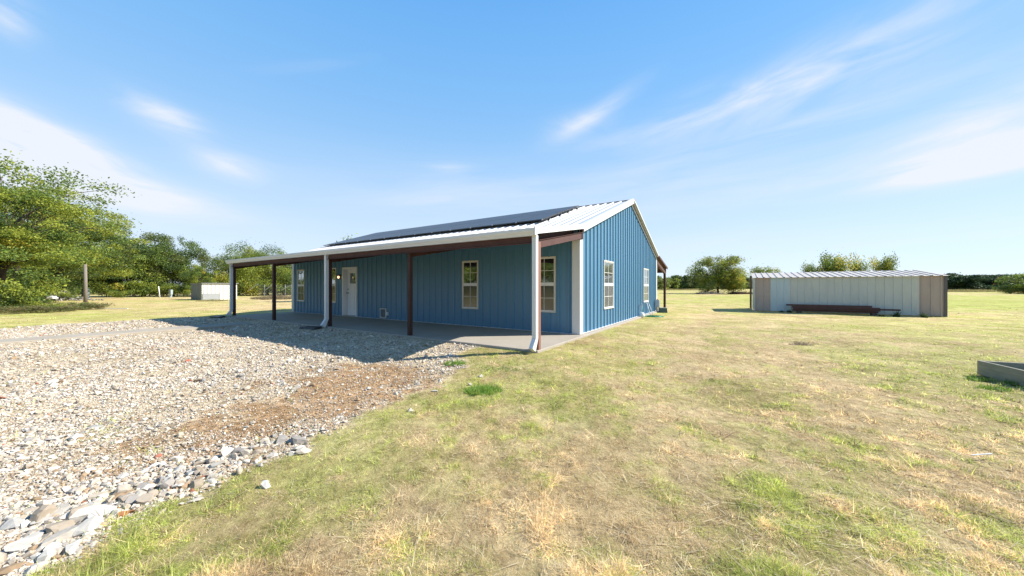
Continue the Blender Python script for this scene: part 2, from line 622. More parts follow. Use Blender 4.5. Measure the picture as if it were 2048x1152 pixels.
def build_ground():
    front = np.linspace(R(-68), R(68), 560)
    back = np.linspace(R(68), R(292), 90)[1:-1]
    th = np.concatenate([front, back])
    rr = np.concatenate([[0.0001], np.geomspace(0.8, 60, 430), np.geomspace(62, 4500, 70)])
    A, B = np.meshgrid(th, rr, indexing='ij')
    X = (np.sin(A) * B).ravel()
    Y = (np.cos(A) * B).ravel()
    grav, dirt, rub, green, far = masks(X, Y)
    H = gheight(X, Y)
    nt_, nr = len(th), len(rr)
    i = np.arange(nt_)[:, None]
    j = np.arange(nr - 1)[None, :]
    i2 = (i + 1) % nt_
    Fc = np.stack([i * nr + j, i2 * nr + j, i2 * nr + j + 1, i * nr + j + 1], -1).reshape(-1, 4)[:, ::-1]
    lc = lawn_colour(X, Y, green)
    soil = np.array([0.34, 0.262, 0.17])
    nearm = sstep(22, 8, np.hypot(X, Y))[:, None]
    lc = lc * (1 - 0.5 * nearm) + soil * 0.5 * nearm
    gc = np.array([0.54, 0.46, 0.35])
    dc = np.array([0.36, 0.225, 0.12])
    d = (dirt * (1 - rub))[:, None] * 0.9
    g = grav[:, None]
    under = gc * (1 - d) + dc * d
    col = lc * (1 - g) + under * g
    me = fastmesh('ground', np.stack([X, Y, H], 1), Fc, col, smooth=True)
    a = me.attributes.new('grav', 'FLOAT', 'POINT')
    a.data.foreach_set('value', grav.astype(np.float32))
    m = bpy.data.materials.new('ground_cover')
    m.use_nodes = True
    nt = m.node_tree
    N, L = nt.nodes, nt.links
    b = N['Principled BSDF']
    b.inputs['Roughness'].default_value = 0.95
    b.inputs['Specular IOR Level'].default_value = 0.1
    ca = N.new('ShaderNodeAttribute')
    ca.attribute_name = 'col'
    ga = N.new('ShaderNodeAttribute')
    ga.attribute_name = 'grav'
    geo = N.new('ShaderNodeNewGeometry')

    def noise(scale, det, rough=0.7, st=ONE):
        mp = N.new('ShaderNodeMapping')
        mp.inputs['Scale'].default_value = st
        L.new(geo.outputs['Position'], mp.inputs[0])
        n = N.new('ShaderNodeTexNoise')
        n.inputs['Scale'].default_value = scale
        n.inputs['Detail'].default_value = det
        n.inputs['Roughness'].default_value = rough
        L.new(mp.outputs[0], n.inputs['Vector'])
        return n.outputs['Fac']

    def mulcol(cur, fac_sock, lo, hi, c0, c1):
        mr = N.new('ShaderNodeValToRGB')
        mr.color_ramp.elements[0].position = lo
        mr.color_ramp.elements[1].position = hi
        mr.color_ramp.elements[0].color = (*c0, 1)
        mr.color_ramp.elements[1].color = (*c1, 1)
        L.new(fac_sock, mr.inputs[0])
        mx = N.new('ShaderNodeMix')
        mx.data_type = 'RGBA'
        mx.blend_type = 'MULTIPLY'
        mx.inputs[0].default_value = 1
        L.new(cur, mx.inputs[6])
        L.new(mr.outputs[0], mx.inputs[7])
        return mx.outputs[2]
    cur = ca.outputs['Color']
    cur = mulcol(cur, noise(0.8, 8, 0.75), 0.36, 0.64, (0.70, 0.66, 0.56), (1.20, 1.20, 1.16))
    cur = mulcol(cur, noise(11, 8, 0.8), 0.34, 0.66, (0.62, 0.58, 0.52), (1.26, 1.26, 1.24))
    # stones seen in the gravel
    vo = N.new('ShaderNodeTexVoronoi')
    vo.inputs['Scale'].default_value = 22
    L.new(geo.outputs['Position'], vo.inputs['Vector'])
    hs = N.new('ShaderNodeSeparateColor')
    L.new(vo.outputs['Color'], hs.inputs[0])
    st = mulcol(cur, hs.outputs[0], 0.0, 1.0, (0.62, 0.58, 0.52), (1.35, 1.35, 1.35))
    mx = N.new('ShaderNodeMix')
    mx.data_type = 'RGBA'
    L.new(ga.outputs['Fac'], mx.inputs[0])
    L.new(cur, mx.inputs[6])
    L.new(st, mx.inputs[7])
    L.new(mx.outputs[2], b.inputs['Base Color'])
    ad = N.new('ShaderNodeMath')
    ad.operation = 'MULTIPLY_ADD'
    L.new(noise(24, 8, 0.75), ad.inputs[0])
    ad.inputs[1].default_value = 0.7
    L.new(noise(3.5, 5, 0.6), ad.inputs[2])
    bp = N.new('ShaderNodeBump')
    bp.inputs['Strength'].default_value = 0.9
    bp.inputs['Distance'].default_value = 0.05
    L.new(ad.outputs[0], bp.inputs['Height'])
    L.new(bp.outputs[0], b.inputs['Normal'])
    o = link('ground', me, m)
    props(o, 'flat lawn of straw and green grass with a gravel yard', 'ground', kind='structure')


build_ground()

# walkway: concrete strip leaving the porch through the gravel
_w = MB()
_w.box(-12.28, -11.32, -13.5, -2.65, -0.05, 0.05)
walk = _w.build('walkway', M['concrete'], None, bevel=0.01)
walk.location = (CX, CY, 0)
walk.rotation_euler = (0, 0, HR)
walk.data.materials[0] = M['path'] = mat('dusty_concrete', (0.36, 0.315, 0.25), 0.9, 0, 0.2, [(1.5, 0.5, 6, (0.75, 0.72, 0.68), ONE), (14, 0.5, 6, (0.78, 0.74, 0.7), ONE)], (50, .3, .006))
props(walk, 'narrow concrete path crossing the gravel to the porch', 'path', kind='structure')

# ------------------------------------------------------------------ the blue house
house = empty('house', (CX, CY, 0), HR, 'blue metal-sided house with white trim, covered porch and solar panels', 'house')
LX, WY = 15.30, 10.88
RID = WY / 2
ROOF0 = 2.995
SL = 0.34
PSL = 0.180


def roof_z(y):
    if y < 0:
        return ROOF0 + PSL * y
    if y <= RID:
        return ROOF0 + SL * y
    if y <= WY:
        return ROOF0 + SL * (WY - y)
    return ROOF0 - PSL * (y - WY)


def rib_profile(pitch, hgt, base=0.070, top=0.034, minor=True):
    pts = [(0.0, 0.0)]
    c = pitch / 2
    if minor:
        for f in (0.13, 0.25):
            pts += [(pitch * f - 0.012, 0.0), (pitch * f, 0.004), (pitch * f + 0.012, 0.0)]
    pts += [(c - base / 2, 0.0), (c - top / 2, hgt), (c + top / 2, hgt), (c + base / 2, 0.0)]
    if minor:
        for f in (0.75, 0.87):
            pts += [(pitch * f - 0.012, 0.0), (pitch * f, 0.004), (pitch * f + 0.012, 0.0)]
    return pts


def ribbed_wall(a0, a1, zb, ztop, openings, pitch, phase, mapf, hgt=0.032, breaks=(), minor=True):
    """vertical ribbed sheet between a0 and a1; openings (a, a, z, z) are left out"""
    prof = rib_profile(pitch, hgt, minor=minor)
    pts = []
    k0 = int(math.floor((a0 - phase) / pitch)) - 1
    k1 = int(math.ceil((a1 - phase) / pitch)) + 1
    for k in range(k0, k1):
        for (p, h) in prof:
            pts.append((phase + k * pitch + p, h))
    xs = np.array([p[0] for p in pts])
    hs = np.array([p[1] for p in pts])
    allx = [x for x in xs if a0 < x < a1] + [a0, a1] + [b for b in breaks if a0 < b < a1]
    for o in openings:
        allx += [o[0], o[1]]
    allx = sorted(set(round(x, 5) for x in allx))
    mb = MB()
    for p, q in zip(allx[:-1], allx[1:]):
        mid = (p + q) / 2
        hp, hq = float(np.interp(p, xs, hs)), float(np.interp(q, xs, hs))
        cuts = [(o[2], o[3]) for o in openings if o[0] < mid < o[1]]
        segs = []
        z = zb
        for (c0, c1) in sorted(cuts):
            segs.append((z, z, c0, c0))
            z = c1
        segs.append((z, z, ztop(p), ztop(q)))
        for (b0, b1, t0, t1) in segs:
            mb.quad(mapf(p, hp, b0), mapf(q, hq, b1), mapf(q, hq, t1), mapf(p, hp, t0))
    return mb


mf = lambda a, o, z: (a, -o, z)            # front wall: outward is -y
mg = lambda a, o, z: (o, a, z)             # gable wall: outward is +x
WZ0, WZ1 = 0.685, 2.225
front_windows = [(-0.687 - 0.70, -0.687), (-4.05, -3.40), (-12.09, -11.43), (-14.81, -14.15)]
gable_windows = [(2.05, 3.06), (7.78, 8.84)]
DOOR = (-10.88, -9.85, SLAB, 2.20)
f_open = [(a, b, WZ0, WZ1) for a, b in front_windows] + [DOOR]
ribbed_wall(-LX, 0, SLAB + 0.012, lambda a: ROOF0 - 0.02, f_open, 0.2961, -0.13, mf, hgt=0.040).build('wall', M['blue'], house, recalc=False)
g_open = [(a, b, WZ0, WZ1) for a, b in gable_windows]
ribbed_wall(0, WY, SLAB + 0.012, lambda a: roof_z(a) - 0.02, g_open, 0.3187, 0.356, mg, breaks=(RID,)).build('wall', M['blue'], house, recalc=False)
ribbed_wall(0, WY, SLAB + 0.012, lambda a: roof_z(a) - 0.02, [], 0.3187, 0.1, lambda a, o, z: (-LX - o, a, z), breaks=(RID,)).build('wall', M['blue'], house, recalc=False)
ribbed_wall(-LX, 0, SLAB + 0.012, lambda a: ROOF0 - 0.02, [], 0.3, 0.1, lambda a, o, z: (a, WY + o, z)).build('wall', M['blue'], house, recalc=False)

# slab under house and porch
s = MB()
s.box(-LX - 0.05, 0.18, -2.64, WY + 0.10, -0.12, SLAB)
so = s.build('porch_slab', M['concrete'], house, bevel=0.012)

# corner trims
for (x0, x1, y0, y1, zt) in ((-0.185, 0.045, -0.045, 0.18, 2.64), (-LX - 0.045, -LX + 0.16, -0.045, 0.16, 2.68),
                             (-0.12, 0.045, WY - 0.15, WY + 0.045, 2.84)):
    t = MB()
    t.box(x0, x1, y0, y1, SLAB + 0.004, zt)
    t.build('corner_trim', M['white'], house, bevel=0.006)
t = MB()
t.box(-0.04, 0.046, 0.004, 0.178, 2.643, 2.86)
t.build('corner_trim', M['white'], house, bevel=0.004)
# base flashing under the ribs
t = MB()
t.box(-LX, -0.19, -0.035, 0.0, SLAB + 0.003, SLAB + 0.013)
t.box(0.0, 0.035, 0.185, WY - 0.16, SLAB + 0.003, SLAB + 0.013)
t.build('base_flashing', M['white'], house)


def window(mapf, a0, a1, z0, z1, g1, g2):
    w, h = a1 - a0, z1 - z0

    def bx(mb, a, b, o0, o1, c, d):
        p = [mapf(a, o0, c), mapf(b, o0, c), mapf(b, o1, c), mapf(a, o1, c), mapf(a, o0, d), mapf(b, o0, d), mapf(b, o1, d), mapf(a, o1, d)]
        mb.hexa(p)
    mb = MB()
    t = 0.026
    bx(mb, a0 - 0.012, a1 + 0.012, -0.06, 0.034, z1 - t, z1 + 0.012)
    bx(mb, a0 - 0.012, a1 + 0.012, -0.06, 0.042, z0 - 0.012, z0 + t)
    bx(mb, a0 - 0.012, a0 + t, -0.06, 0.033, z0 + t, z1 - t)
    bx(mb, a1 - t, a1 + 0.012, -0.06, 0.033, z0 + t, z1 - t)
    f = mb.build('window', M['frame'], house, bevel=0.003)
    zm = z0 + h * 0.505
    sash = MB()
    bx(sash, a0 + t, a1 - t, -0.05, 0.026, zm - 0.026, zm + 0.026)
    for (c, d, o) in ((z0 + t, zm - 0.026, 0.022), (zm + 0.026, z1 - t, 0.020)):
        bx(sash, a0 + t, a0 + t + 0.016, -0.05, o, c, d)
        bx(sash, a1 - t - 0.016, a1 - t, -0.05, o, c, d)
        bx(sash, a0 + t + 0.022, a1 - t - 0.022, -0.05, o, d - 0.022, d)
        bx(sash, a0 + t + 0.022, a1 - t - 0.022, -0.05, o, c, c + 0.022)
    sash.build('sash', M['muntin'], f)
    am = (a0 + a1) / 2
    mu = MB()
    for (c, d, o) in ((z0 + t + 0.016, zm - 0.042, 0.008), (zm + 0.042, z1 - t - 0.016, 0.008)):
        bx(mu, am - 0.006, am + 0.006, 0.001, o, c, d)
        ms = (c + d) / 2
        bx(mu, a0 + t + 0.016, am - 0.006, 0.001, o, ms - 0.006, ms + 0.006)
        bx(mu, am + 0.006, a1 - t - 0.016, 0.001, o, ms - 0.006, ms + 0.006)
    mu.build('muntin', M['muntin'], f)
    for (c, d, o, g) in ((zm + 0.03, z1 - t - 0.01, 0.0, g1), (z0 + t + 0.01, zm - 0.03, 0.0, g2)):
        pn = MB()
        bx(pn, a0 + t, a1 - t, o - 0.006, o, c, d)
        pn.build('pane', g, f)
    return f


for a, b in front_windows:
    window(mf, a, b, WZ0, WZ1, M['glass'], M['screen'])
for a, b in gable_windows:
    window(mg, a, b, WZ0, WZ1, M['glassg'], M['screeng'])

# door: deep white frame, recessed slab with a square light
a0, a1, z0, z1 = DOOR
d = MB()
d.box(a0 - 0.01, a0 + 0.05, -0.050, 0.20, z0 + 0.002, z1 + 0.03)
d.box(a1 - 0.05, a1 + 0.01, -0.050, 0.20, z0 + 0.002, z1 + 0.03)
d.box(a0 + 0.05, a1 - 0.05, -0.048, 0.20, z1 - 0.045, z1 + 0.03)
door = d.build('door', M['doorpaint'], house, bevel=0.003)
l0, l1, lz0, lz1 = a0 + 0.055, a1 - 0.055, z0 + 0.035, z1 - 0.05
W0, W1, WB, WT = l0 + 0.17, l1 - 0.15, lz1 - 0.62, lz1 - 0.16
d = MB()
d.box(l0, W0, 0.16, 0.20, lz0, lz1)
d.box(W1, l1, 0.16, 0.20, lz0, lz1)
d.box(W0, W1, 0.16, 0.20, WT, lz1)
d.box(W0, W1, 0.16, 0.20, WB - 0.17, WB)
d.box(W0, W1, 0.175, 0.20, lz0, WB - 0.17)
cm = (W0 + W1) / 2
d.box(cm - 0.05, cm + 0.05, 0.161, 0.176, lz0 + 0.2, WB - 0.172)
d.box(W0 + 0.002, W1 - 0.002, 0.161, 0.176, lz0 + 0.002, lz0 + 0.2)
d.box(W0 - 0.02, W1 + 0.02, 0.145, 0.16, WB - 0.03, WB - 0.005)
d.build('door_leaf', M['doorpaint'], door)
d = MB()
d.box(W0, W1, 0.18, 0.19, WB, WT)
d.build('pane', M['glass'], door)
d = MB()
hx_ = l0 + 0.07
d.tube([(hx_, 0.16, z0 + 1.0), (hx_, 0.10, z0 + 1.0)], [0.012, 0.012], 8)
d.tube([(hx_, 0.115, z0 + 1.0), (hx_, 0.095, z0 + 1.0), (hx_, 0.075, z0 + 1.0), (hx_, 0.07, z0 + 1.0)], [0.014, 0.03, 0.03, 0.012], 10)
d.tube([(hx_, 0.161, z0 + 1.0), (hx_, 0.150, z0 + 1.0)], [0.036, 0.036], 12)
d.build('handle', M['bracket'], door, smooth=True)
d = MB()
d.tube([(hx_, 0.161, z0 + 1.16), (hx_, 0.135, z0 + 1.16)], [0.032, 0.030], 12)
d.build('deadbolt', M['bracket'], door, smooth=True)
d = MB()
d.box(a0 + 0.052, a1 - 0.052, -0.07, 0.158, z0 + 0.003, z0 + 0.03)
d.build('threshold', M['galv'], door)

# roof sheets
def roof_sheet(name, x0, x1, ya, yb, pitch=0.305, up=0.0):
    prof = rib_profile(pitch, 0.032, 0.085, 0.034, minor=False)
    pts = []
    k = 0
    while x0 + k * pitch < x1:
        for p, h in prof:
            if x0 + k * pitch + p < x1:
                pts.append((x0 + k * pitch + p, h))
        k += 1
    pts.append((x1, 0.0))
    mb = MB()
    for (p, hp), (q, hq) in zip(pts[:-1], pts[1:]):
        mb.quad((p, ya, roof_z(ya) + hp + up), (q, ya, roof_z(ya) + hq + up), (q, yb, roof_z(yb) + hq + up), (p, yb, roof_z(yb) + hp + up))
    return mb


RX0, RX1 = -LX - 0.12, 0.13
rf = roof_sheet('roof', RX0, RX1, 0.0, RID)
rf.quad((RX0, 0.0, roof_z(0) - 0.03), (RX0, RID, roof_z(RID) - 0.03), (RX1, RID, roof_z(RID) - 0.03), (RX1, 0.0, roof_z(0) - 0.03))
roof = rf.build('roof', M['roof'], house, recalc=False)
rf = roof_sheet('roof', RX0, RX1, RID, WY)
rf.quad((RX0, RID, roof_z(RID) - 0.03), (RX0, WY, roof_z(WY) - 0.03), (RX1, WY, roof_z(WY) - 0.03), (RX1, RID, roof_z(RID) - 0.03))
rf.build('roof', M['roof'], house, recalc=False)
PX0, PX1 = -LX + 0.08, 0.17
PY = -2.66
rf = roof_sheet('porch_roof', PX0, PX1, PY, -0.004)
rf.quad((PX0, PY, roof_z(PY) - 0.012), (PX0, -0.01, roof_z(0) - 0.012), (PX1, -0.01, roof_z(0) - 0.012), (PX1, PY, roof_z(PY) - 0.012))
proof = rf.build('porch_roof', M['roof'], house, recalc=False)
rf = roof_sheet('porch_roof', PX0, PX1, WY + 0.004, WY + 2.80)
rf.quad((PX0, WY, roof_z(WY) - 0.03), (PX0, WY + 2.8, roof_z(WY + 2.8) - 0.03), (PX1, WY + 2.8, roof_z(WY + 2.8) - 0.03), (PX1, WY, roof_z(WY) - 0.03))
proof2 = rf.build('porch_roof', M['rust'], house, recalc=False)
# ridge cap
rc = MB()
zr = roof_z(RID)
for sgn in (-1, 1):
    rc.hexa([(RX0 - .01, RID, zr + .034), (RX1 + .03, RID, zr + .034), (RX1 + .03, RID + sgn * .17, zr + .034 - .17 * SL), (RX0 - .01, RID + sgn * .17, zr + .034 - .17 * SL),
             (RX0 - .01, RID, zr + .046), (RX1 + .03, RID, zr + .046), (RX1 + .03, RID + sgn * .17, zr + .044 - .17 * SL), (RX0 - .01, RID + sgn * .17, zr + .044 - .17 * SL)])
rc.build('ridge_cap', M['roof'], house)


def rake(xo, ya, yb, top, drop, sx=1, th=0.02, flange=0.10, m='white'):
    """angle trim: vertical face with a flange lying on the roof"""
    mb = MB()
    za, zb = roof_z(ya), roof_z(yb)
    xa, xb = (xo, xo + sx * th)
    mb.hexa([(xa, ya, za - drop), (xb, ya, za - drop), (xb, yb, zb - drop), (xa, yb, zb - drop),
             (xa, ya, za + top), (xb, ya, za + top), (xb, yb, zb + top), (xa, yb, zb + top)])
    xf = xo - sx * flange
    mb.hexa([(xf, ya, za + top - 0.004), (xa, ya, za + top - 0.004), (xa, yb, zb + top - 0.004), (xf, yb, zb + top - 0.004),
             (xf, ya, za + top + 0.003), (xa, ya, za + top + 0.003), (xa, yb, zb + top + 0.003), (xf, yb, zb + top + 0.003)])
    mb.build('rake_trim', M[m], house)


rake(RX1, -0.02, RID, 0.045, 0.150)
rake(RX1, RID, WY, 0.045, 0.012)
fb = MB()
fb.hexa([(0.036, RID, roof_z(RID) - .20), (0.046, RID, roof_z(RID) - .20), (0.046, WY, roof_z(WY) - .20), (0.036, WY, roof_z(WY) - .20),
         (0.036, RID, roof_z(RID) - .034), (0.046, RID, roof_z(RID) - .034), (0.046, WY, roof_z(WY) - .034), (0.036, WY, roof_z(WY) - .034)])
fb.build('rake_shade_strip', mat('shade_grey_strip', (0.16, 0.165, 0.165), 0.5), house)  # dark grey strip: shade of the recess under the rake put into its colour
rake(PX1, PY - 0.02, -0.03, 0.045, 0.075)
rake(PX1 - 0.02, WY + 0.03, WY + 2.8, 0.045, 0.06, m='rust')
rake(RX0, -0.02, RID, 0.045, 0.150, sx=-1)
rake(RX0, RID, WY, 0.045, 0.150, sx=-1)
rake(PX0, PY - 0.02, -0.03, 0.045, 0.075, sx=-1)
# soffit under the gable overhang (behind slope is what shows)
sf = MB()
for (ya, yb) in ((0.0, RID),):
    za, zb = roof_z(ya) - 0.148, roof_z(yb) - 0.148
    sf.hexa([(0.034, ya, za), (RX1 - 0.001, ya, za), (RX1 - 0.001, yb, zb), (0.034, yb, zb),
             (0.034, ya, za + .012), (RX1 - 0.001, ya, za + .012), (RX1 - 0.001, yb, zb + .012), (0.034, yb, zb + .012)])
sf.build('soffit', M['galv'], house)

# gutter with a K-shaped face
gz = roof_z(PY)
gt = MB()
prof = [(0.0, -0.115), (-0.075, -0.115), (-0.083, -0.085), (-0.105, -0.05), (-0.118, -0.02), (-0.118, 0.03), (-0.108, 0.03), (-0.108, -0.01), (0.0, -0.10)]
xs_ = (PX0 - 0.03, PX1 + 0.01)
n0 = len(gt.v)
for x in xs_:
    for (dy, dz) in prof:
        gt.v.append((x, PY - 0.005 + dy, gz + dz))
k = len(prof)
for i in range(k):
    j = (i + 1) % k
    gt.f.append((i, j, k + j, k + i))
gt.f.append(tuple(range(k)))
gt.f.append(tuple(reversed(range(k, 2 * k))))
gutter = gt.build('gutter', M['white'], house)
# white corner box where gutter, rake and downspout meet
t = MB()
t.box(PX1 + 0.012, PX1 + 0.034, PY - 0.125, PY - 0.025, gz - 0.115, gz + 0.06)
t.build('gutter_end', M['white'], house, bevel=0.004)

POSTX = [0.12, -3.67, -7.46, -11.28, -15.04]
for px_ in POSTX:
    p = MB()
    p.box(px_ - 0.05, px_ + 0.05, -2.575, -2.475, 0.02, 2.30)
    p.build('post', M['sunlit_post' if px_ > 0 else 'post'], house, bevel=0.006)
# header beam: C channel facing out
hb = MB()
BT, BB = gz - 0.118, gz - 0.255
hb.box(PX0 + 0.02, 0.09, -2.60, -2.592, BB, BT)
hb.box(PX0 + 0.02, 0.09, -2.66, -2.60, BB, BB + 0.008)
hb.box(PX0 + 0.02, 0.09, -2.592, -2.47, BT - 0.012, BT)
hb.build('header_beam', M['rust'], house)
# rafters
for i, px_ in enumerate([0.06, -3.67, -7.46, -11.28, -15.10]):
    rb = MB()
    yi, yo = -0.05, -2.47
    zo, zi = 2.175, 2.655
    hh = 0.155
    w = 0.045 if i in (0, 4) else 0.05
    rb.hexa([(px_ - w, yo, zo), (px_ + w, yo, zo), (px_ + w, yi, zi), (px_ - w, yi, zi),
             (px_ - w, yo, zo + hh), (px_ + w, yo, zo + hh), (px_ + w, yi, zi + hh), (px_ - w, yi, zi + hh)])
    rb.build('rafter', M['rust'], house, bevel=0.004)
# purlins across the rafters
for k, y_ in enumerate((-0.35, -1.0, -1.65, -2.25)):
    pb = MB()
    zt = roof_z(y_) - 0.016
    zb_ = 2.175 + 0.155 + (y_ + 2.47) / 2.42 * 0.48 + 0.004
    pb.box(PX0 + 0.03, -0.135, y_ - 0.03, y_ + 0.03, zb_, zt)
    pb.build('purlin', M['rust'], house)
# closure plate at the end of the porch roof and beam seat at the corner
cp = MB()
cp.hexa([(-0.13, -2.47, 2.335), (-0.122, -2.47, 2.335), (-0.122, -0.06, 2.815), (-0.13, -0.06, 2.815),
         (-0.13, -2.47, roof_z(-2.47) - 0.02), (-0.122, -2.47, roof_z(-2.47) - 0.02), (-0.122, -0.06, roof_z(-.06) - 0.02), (-0.13, -0.06, roof_z(-.06) - 0.02)])
cp.hexa([(-0.118, -2.47, 2.334), (0.130, -2.47, 2.334), (0.130, -0.06, 2.814), (-0.118, -0.06, 2.814),
         (-0.118, -2.47, 2.342), (0.130, -2.47, 2.342), (0.130, -0.06, 2.822), (-0.118, -0.06, 2.822)])
cp.build('end_plate', M['rust'], house)
cp = MB()
cp.box(0.05, 0.12, -0.058, 0.0, 2.64, 2.93)
cp.build('beam_seat', M['rust'], house)
# downspouts
for px_ in (0.12, -7.46, -15.04):
    ds = MB()
    x0, x1 = px_ - 0.047, px_ + 0.047
    ya, yb = -2.682, -2.580
    ds.box(x0, x1, ya, yb, 0.36, gz - 0.10)
    yk = 0.13
    ds.hexa([(x0, ya, 0.36), (x1, ya, 0.36), (x1, yb, 0.355), (x0, yb, 0.355),
             (x0, ya - yk, 0.18), (x1, ya - yk, 0.18), (x1, yb - yk + 0.02, 0.10), (x0, yb - yk + 0.02, 0.10)])
    ds.build('downspout', M['white'], house, bevel=0.004)
# rear porch: rafter and post seen past the gable
rb = MB()
rb.hexa([(-0.03, WY + .05, 2.60), (0.07, WY + .05, 2.60), (0.07, WY + 2.62, 2.14), (-0.03, WY + 2.62, 2.14),
         (-0.03, WY + .05, 2.76), (0.07, WY + .05, 2.76), (0.07, WY + 2.62, 2.30), (-0.03, WY + 2.62, 2.30)])
rb.build('rafter', M['rust'], house)
rb = MB()
rb.box(PX0, 0.09, WY + 2.62, WY + 2.70, 2.22, 2.46)
rb.build('header_beam', M['rust'], house)
for px_ in (0.03, -7.5, -15.0):
    rb = MB()
    rb.box(px_ - 0.06, px_ + 0.06, WY + 2.50, WY + 2.615, -0.02, 2.20)
    rb.build('post', M['post'], house)

# solar panels: two rows on rails
npan = 13
pw, ph = 1.012, 1.70
u0 = -1.90
for row in range(2):
    yb0 = 1.52 + row * (ph * math.cos(math.atan(SL)) + 0.02)
    for i in range(npan):
        x1 = u0 - i * (pw + 0.012)
        x0 = x1 - pw
        y0, y1 = yb0, yb0 + ph * math.cos(math.atan(SL))
        zo = 0.095
        p = MB()
        p.hexa([(x0, y0, roof_z(y0) + zo), (x1, y0, roof_z(y0) + zo), (x1, y1, roof_z(y1) + zo), (x0, y1, roof_z(y1) + zo),
                (x0, y0, roof_z(y0) + zo + .035), (x1, y0, roof_z(y0) + zo + .035), (x1, y1, roof_z(y1) + zo + .035), (x0, y1, roof_z(y1) + zo + .035)])
        po = p.build('solar_panel', M['dark'], house)
        p = MB()
        e = 0.012
        ya_, yb_ = y0 + e, y1 - e
        p.hexa([(x0 + e, ya_, roof_z(ya_) + zo + .034), (x1 - e, ya_, roof_z(ya_) + zo + .034), (x1 - e, yb_, roof_z(yb_) + zo + .034), (x0 + e, yb_, roof_z(yb_) + zo + .034),
                (x0 + e, ya_, roof_z(ya_) + zo + .038), (x1 - e, ya_, roof_z(ya_) + zo + .038), (x1 - e, yb_, roof_z(yb_) + zo + .038), (x0 + e, yb_, roof_z(yb_) + zo + .038)])
        p.build('cell_sheet', M['solar'], po)
    for fr in (0.22, 0.78):
        y_ = yb0 + ph * fr * 0.947
        r_ = MB()
        r_.box(u0 - npan * (pw + .012) - 0.05, u0 + 0.14, y_ - 0.02, y_ + 0.02, roof_z(y_) + 0.05, roof_z(y_) + 0.092)
        rail = r_.build('mounting_rail', M['galv'], house)
        for kx in range(9):
            r_ = MB()
            x_ = u0 + 0.08 - kx * 1.65
            r_.box(x_ - 0.03, x_ + 0.03, y_ - 0.035, y_ - 0.022, roof_z(y_) + 0.01, roof_z(y_) + 0.085)
            r_.box(x_ - 0.03, x_ + 0.03, y_ - 0.09, y_ - 0.035, roof_z(y_ - .06) + 0.02, roof_z(y_ - .06) + 0.034)
            r_.build('rail_foot', M['dark'], rail)
# dark skirt brackets along lower edge
for i in range(npan + 1):
    r_ = MB()
    x_ = u0 - i * (pw + .012)
    y_ = 1.52
    r_.box(x_ - 0.018, x_ + 0.018, y_ - 0.03, y_ - 0.002, roof_z(y_) + 0.092, roof_z(y_) + 0.137)
    r_.build('panel_clamp', M['bracket'], house)

# wall lamp by the door, lit
lamp = MB()
lx, lz = -11.02, 1.80
lamp.box(lx - 0.05, lx + 0.05, -0.055, -0.034, lz - 0.09, lz + 0.12)
lamp.box(lx - 0.012, lx + 0.012, -0.14, -0.055, lz + 0.085, lz + 0.105)
lamp.tube([(lx, -0.14, lz + 0.13), (lx, -0.14, lz + 0.10), (lx, -0.14, lz + 0.06)], [0.02, 0.075, 0.085], 12)
lo = lamp.build('wall_lamp', M['dark'], house)
lb = MB()
lb.tube([(lx, -0.14, lz + 0.058), (lx, -0.14, lz + 0.03), (lx, -0.14, lz - 0.02), (lx, -0.14, lz - 0.045)], [0.02, 0.040, 0.038, 0.015], 12)
lb.build('bulb', mat('warm_bulb', (0.9, 0.8, 0.6), 0.4, emit=((1.0, 0.60, 0.28), 1.5)), lo, smooth=True)
# flood light under the beam
fl = MB()
fx, fz = -11.0, 2.58
fl.box(fx - 0.05, fx + 0.05, -0.07, -0.034, fz - 0.05, fz + 0.06)
fl.tube([(fx - .06, -0.08, fz), (fx - .09, -0.17, fz - 0.06)], [0.035, 0.06], 10)
fl.tube([(fx + .06, -0.08, fz), (fx + .09, -0.17, fz - 0.06)], [0.035, 0.06], 10)
fl.build('flood_light', M['rust'], house)
# wall vent with louvres and a small outlet box
v = MB()
vx0, vx1, vz0, vz1 = -8.30, -7.93, 0.17, 0.54
v.box(vx0, vx1, -0.045, -0.003, vz0, vz0 + .03)
v.box(vx0, vx1, -0.045, -0.003, vz1 - .03, vz1)
v.box(vx0, vx0 + .03, -0.045, -0.003, vz0 + .03, vz1 - .03)
v.box(vx1 - .03, vx1, -0.045, -0.003, vz0 + .03, vz1 - .03)
vo_ = v.build('wall_vent', M['frame'], house)
v = MB()
for i in range(9):
    zc = vz0 + 0.045 + i * 0.034
    v.bar((vx0 + .03, -0.03, zc), (vx1 - .03, -0.03, zc), 0.022, 0.006, up=(0, -0.7, 1))
v.build('louvre', M['galv'], vo_)
v = MB()
v.box(vx1 + .04, vx1 + .12, -0.075, -0.003, 0.27, 0.40)
v.build('outlet_box', M['muntin'], house, bevel=0.006)

# spigot and riser pipe, electrical disconnect box on the gable
v = MB()
v.tube([(0.08, 6.9, 0.13), (0.08, 6.9, 0.62)], 0.014, 8)
v.tube([(0.03, 6.9, 0.60), (0.16, 6.9, 0.60)], 0.018, 8)
v.tube([(0.13, 6.9, 0.60), (0.15, 6.9, 0.50)], 0.014, 8)
v.box(0.09, 0.13, 6.84, 6.96, 0.64, 0.655)
v.build('spigot', M['galv'], house)
v = MB()
v.box(0.04, 0.25, 10.35, 10.62, 0.34, 0.70)
v.tube([(0.12, 10.48, 0.34), (0.12, 10.48, 0.0)], 0.035, 8)
v.tube([(0.19, 10.56, 0.34), (0.19, 10.56, 0.0)], 0.022, 8)
mb_ = v.build('meter_box', M['galv'], house, bevel=0.01)
v = MB()
v.box(0.10, 0.18, 10.46, 10.54, 0.702, 0.735)
v.build('red_cap', mat('red_plastic', (0.55, 0.05, 0.03), 0.5), mb_)
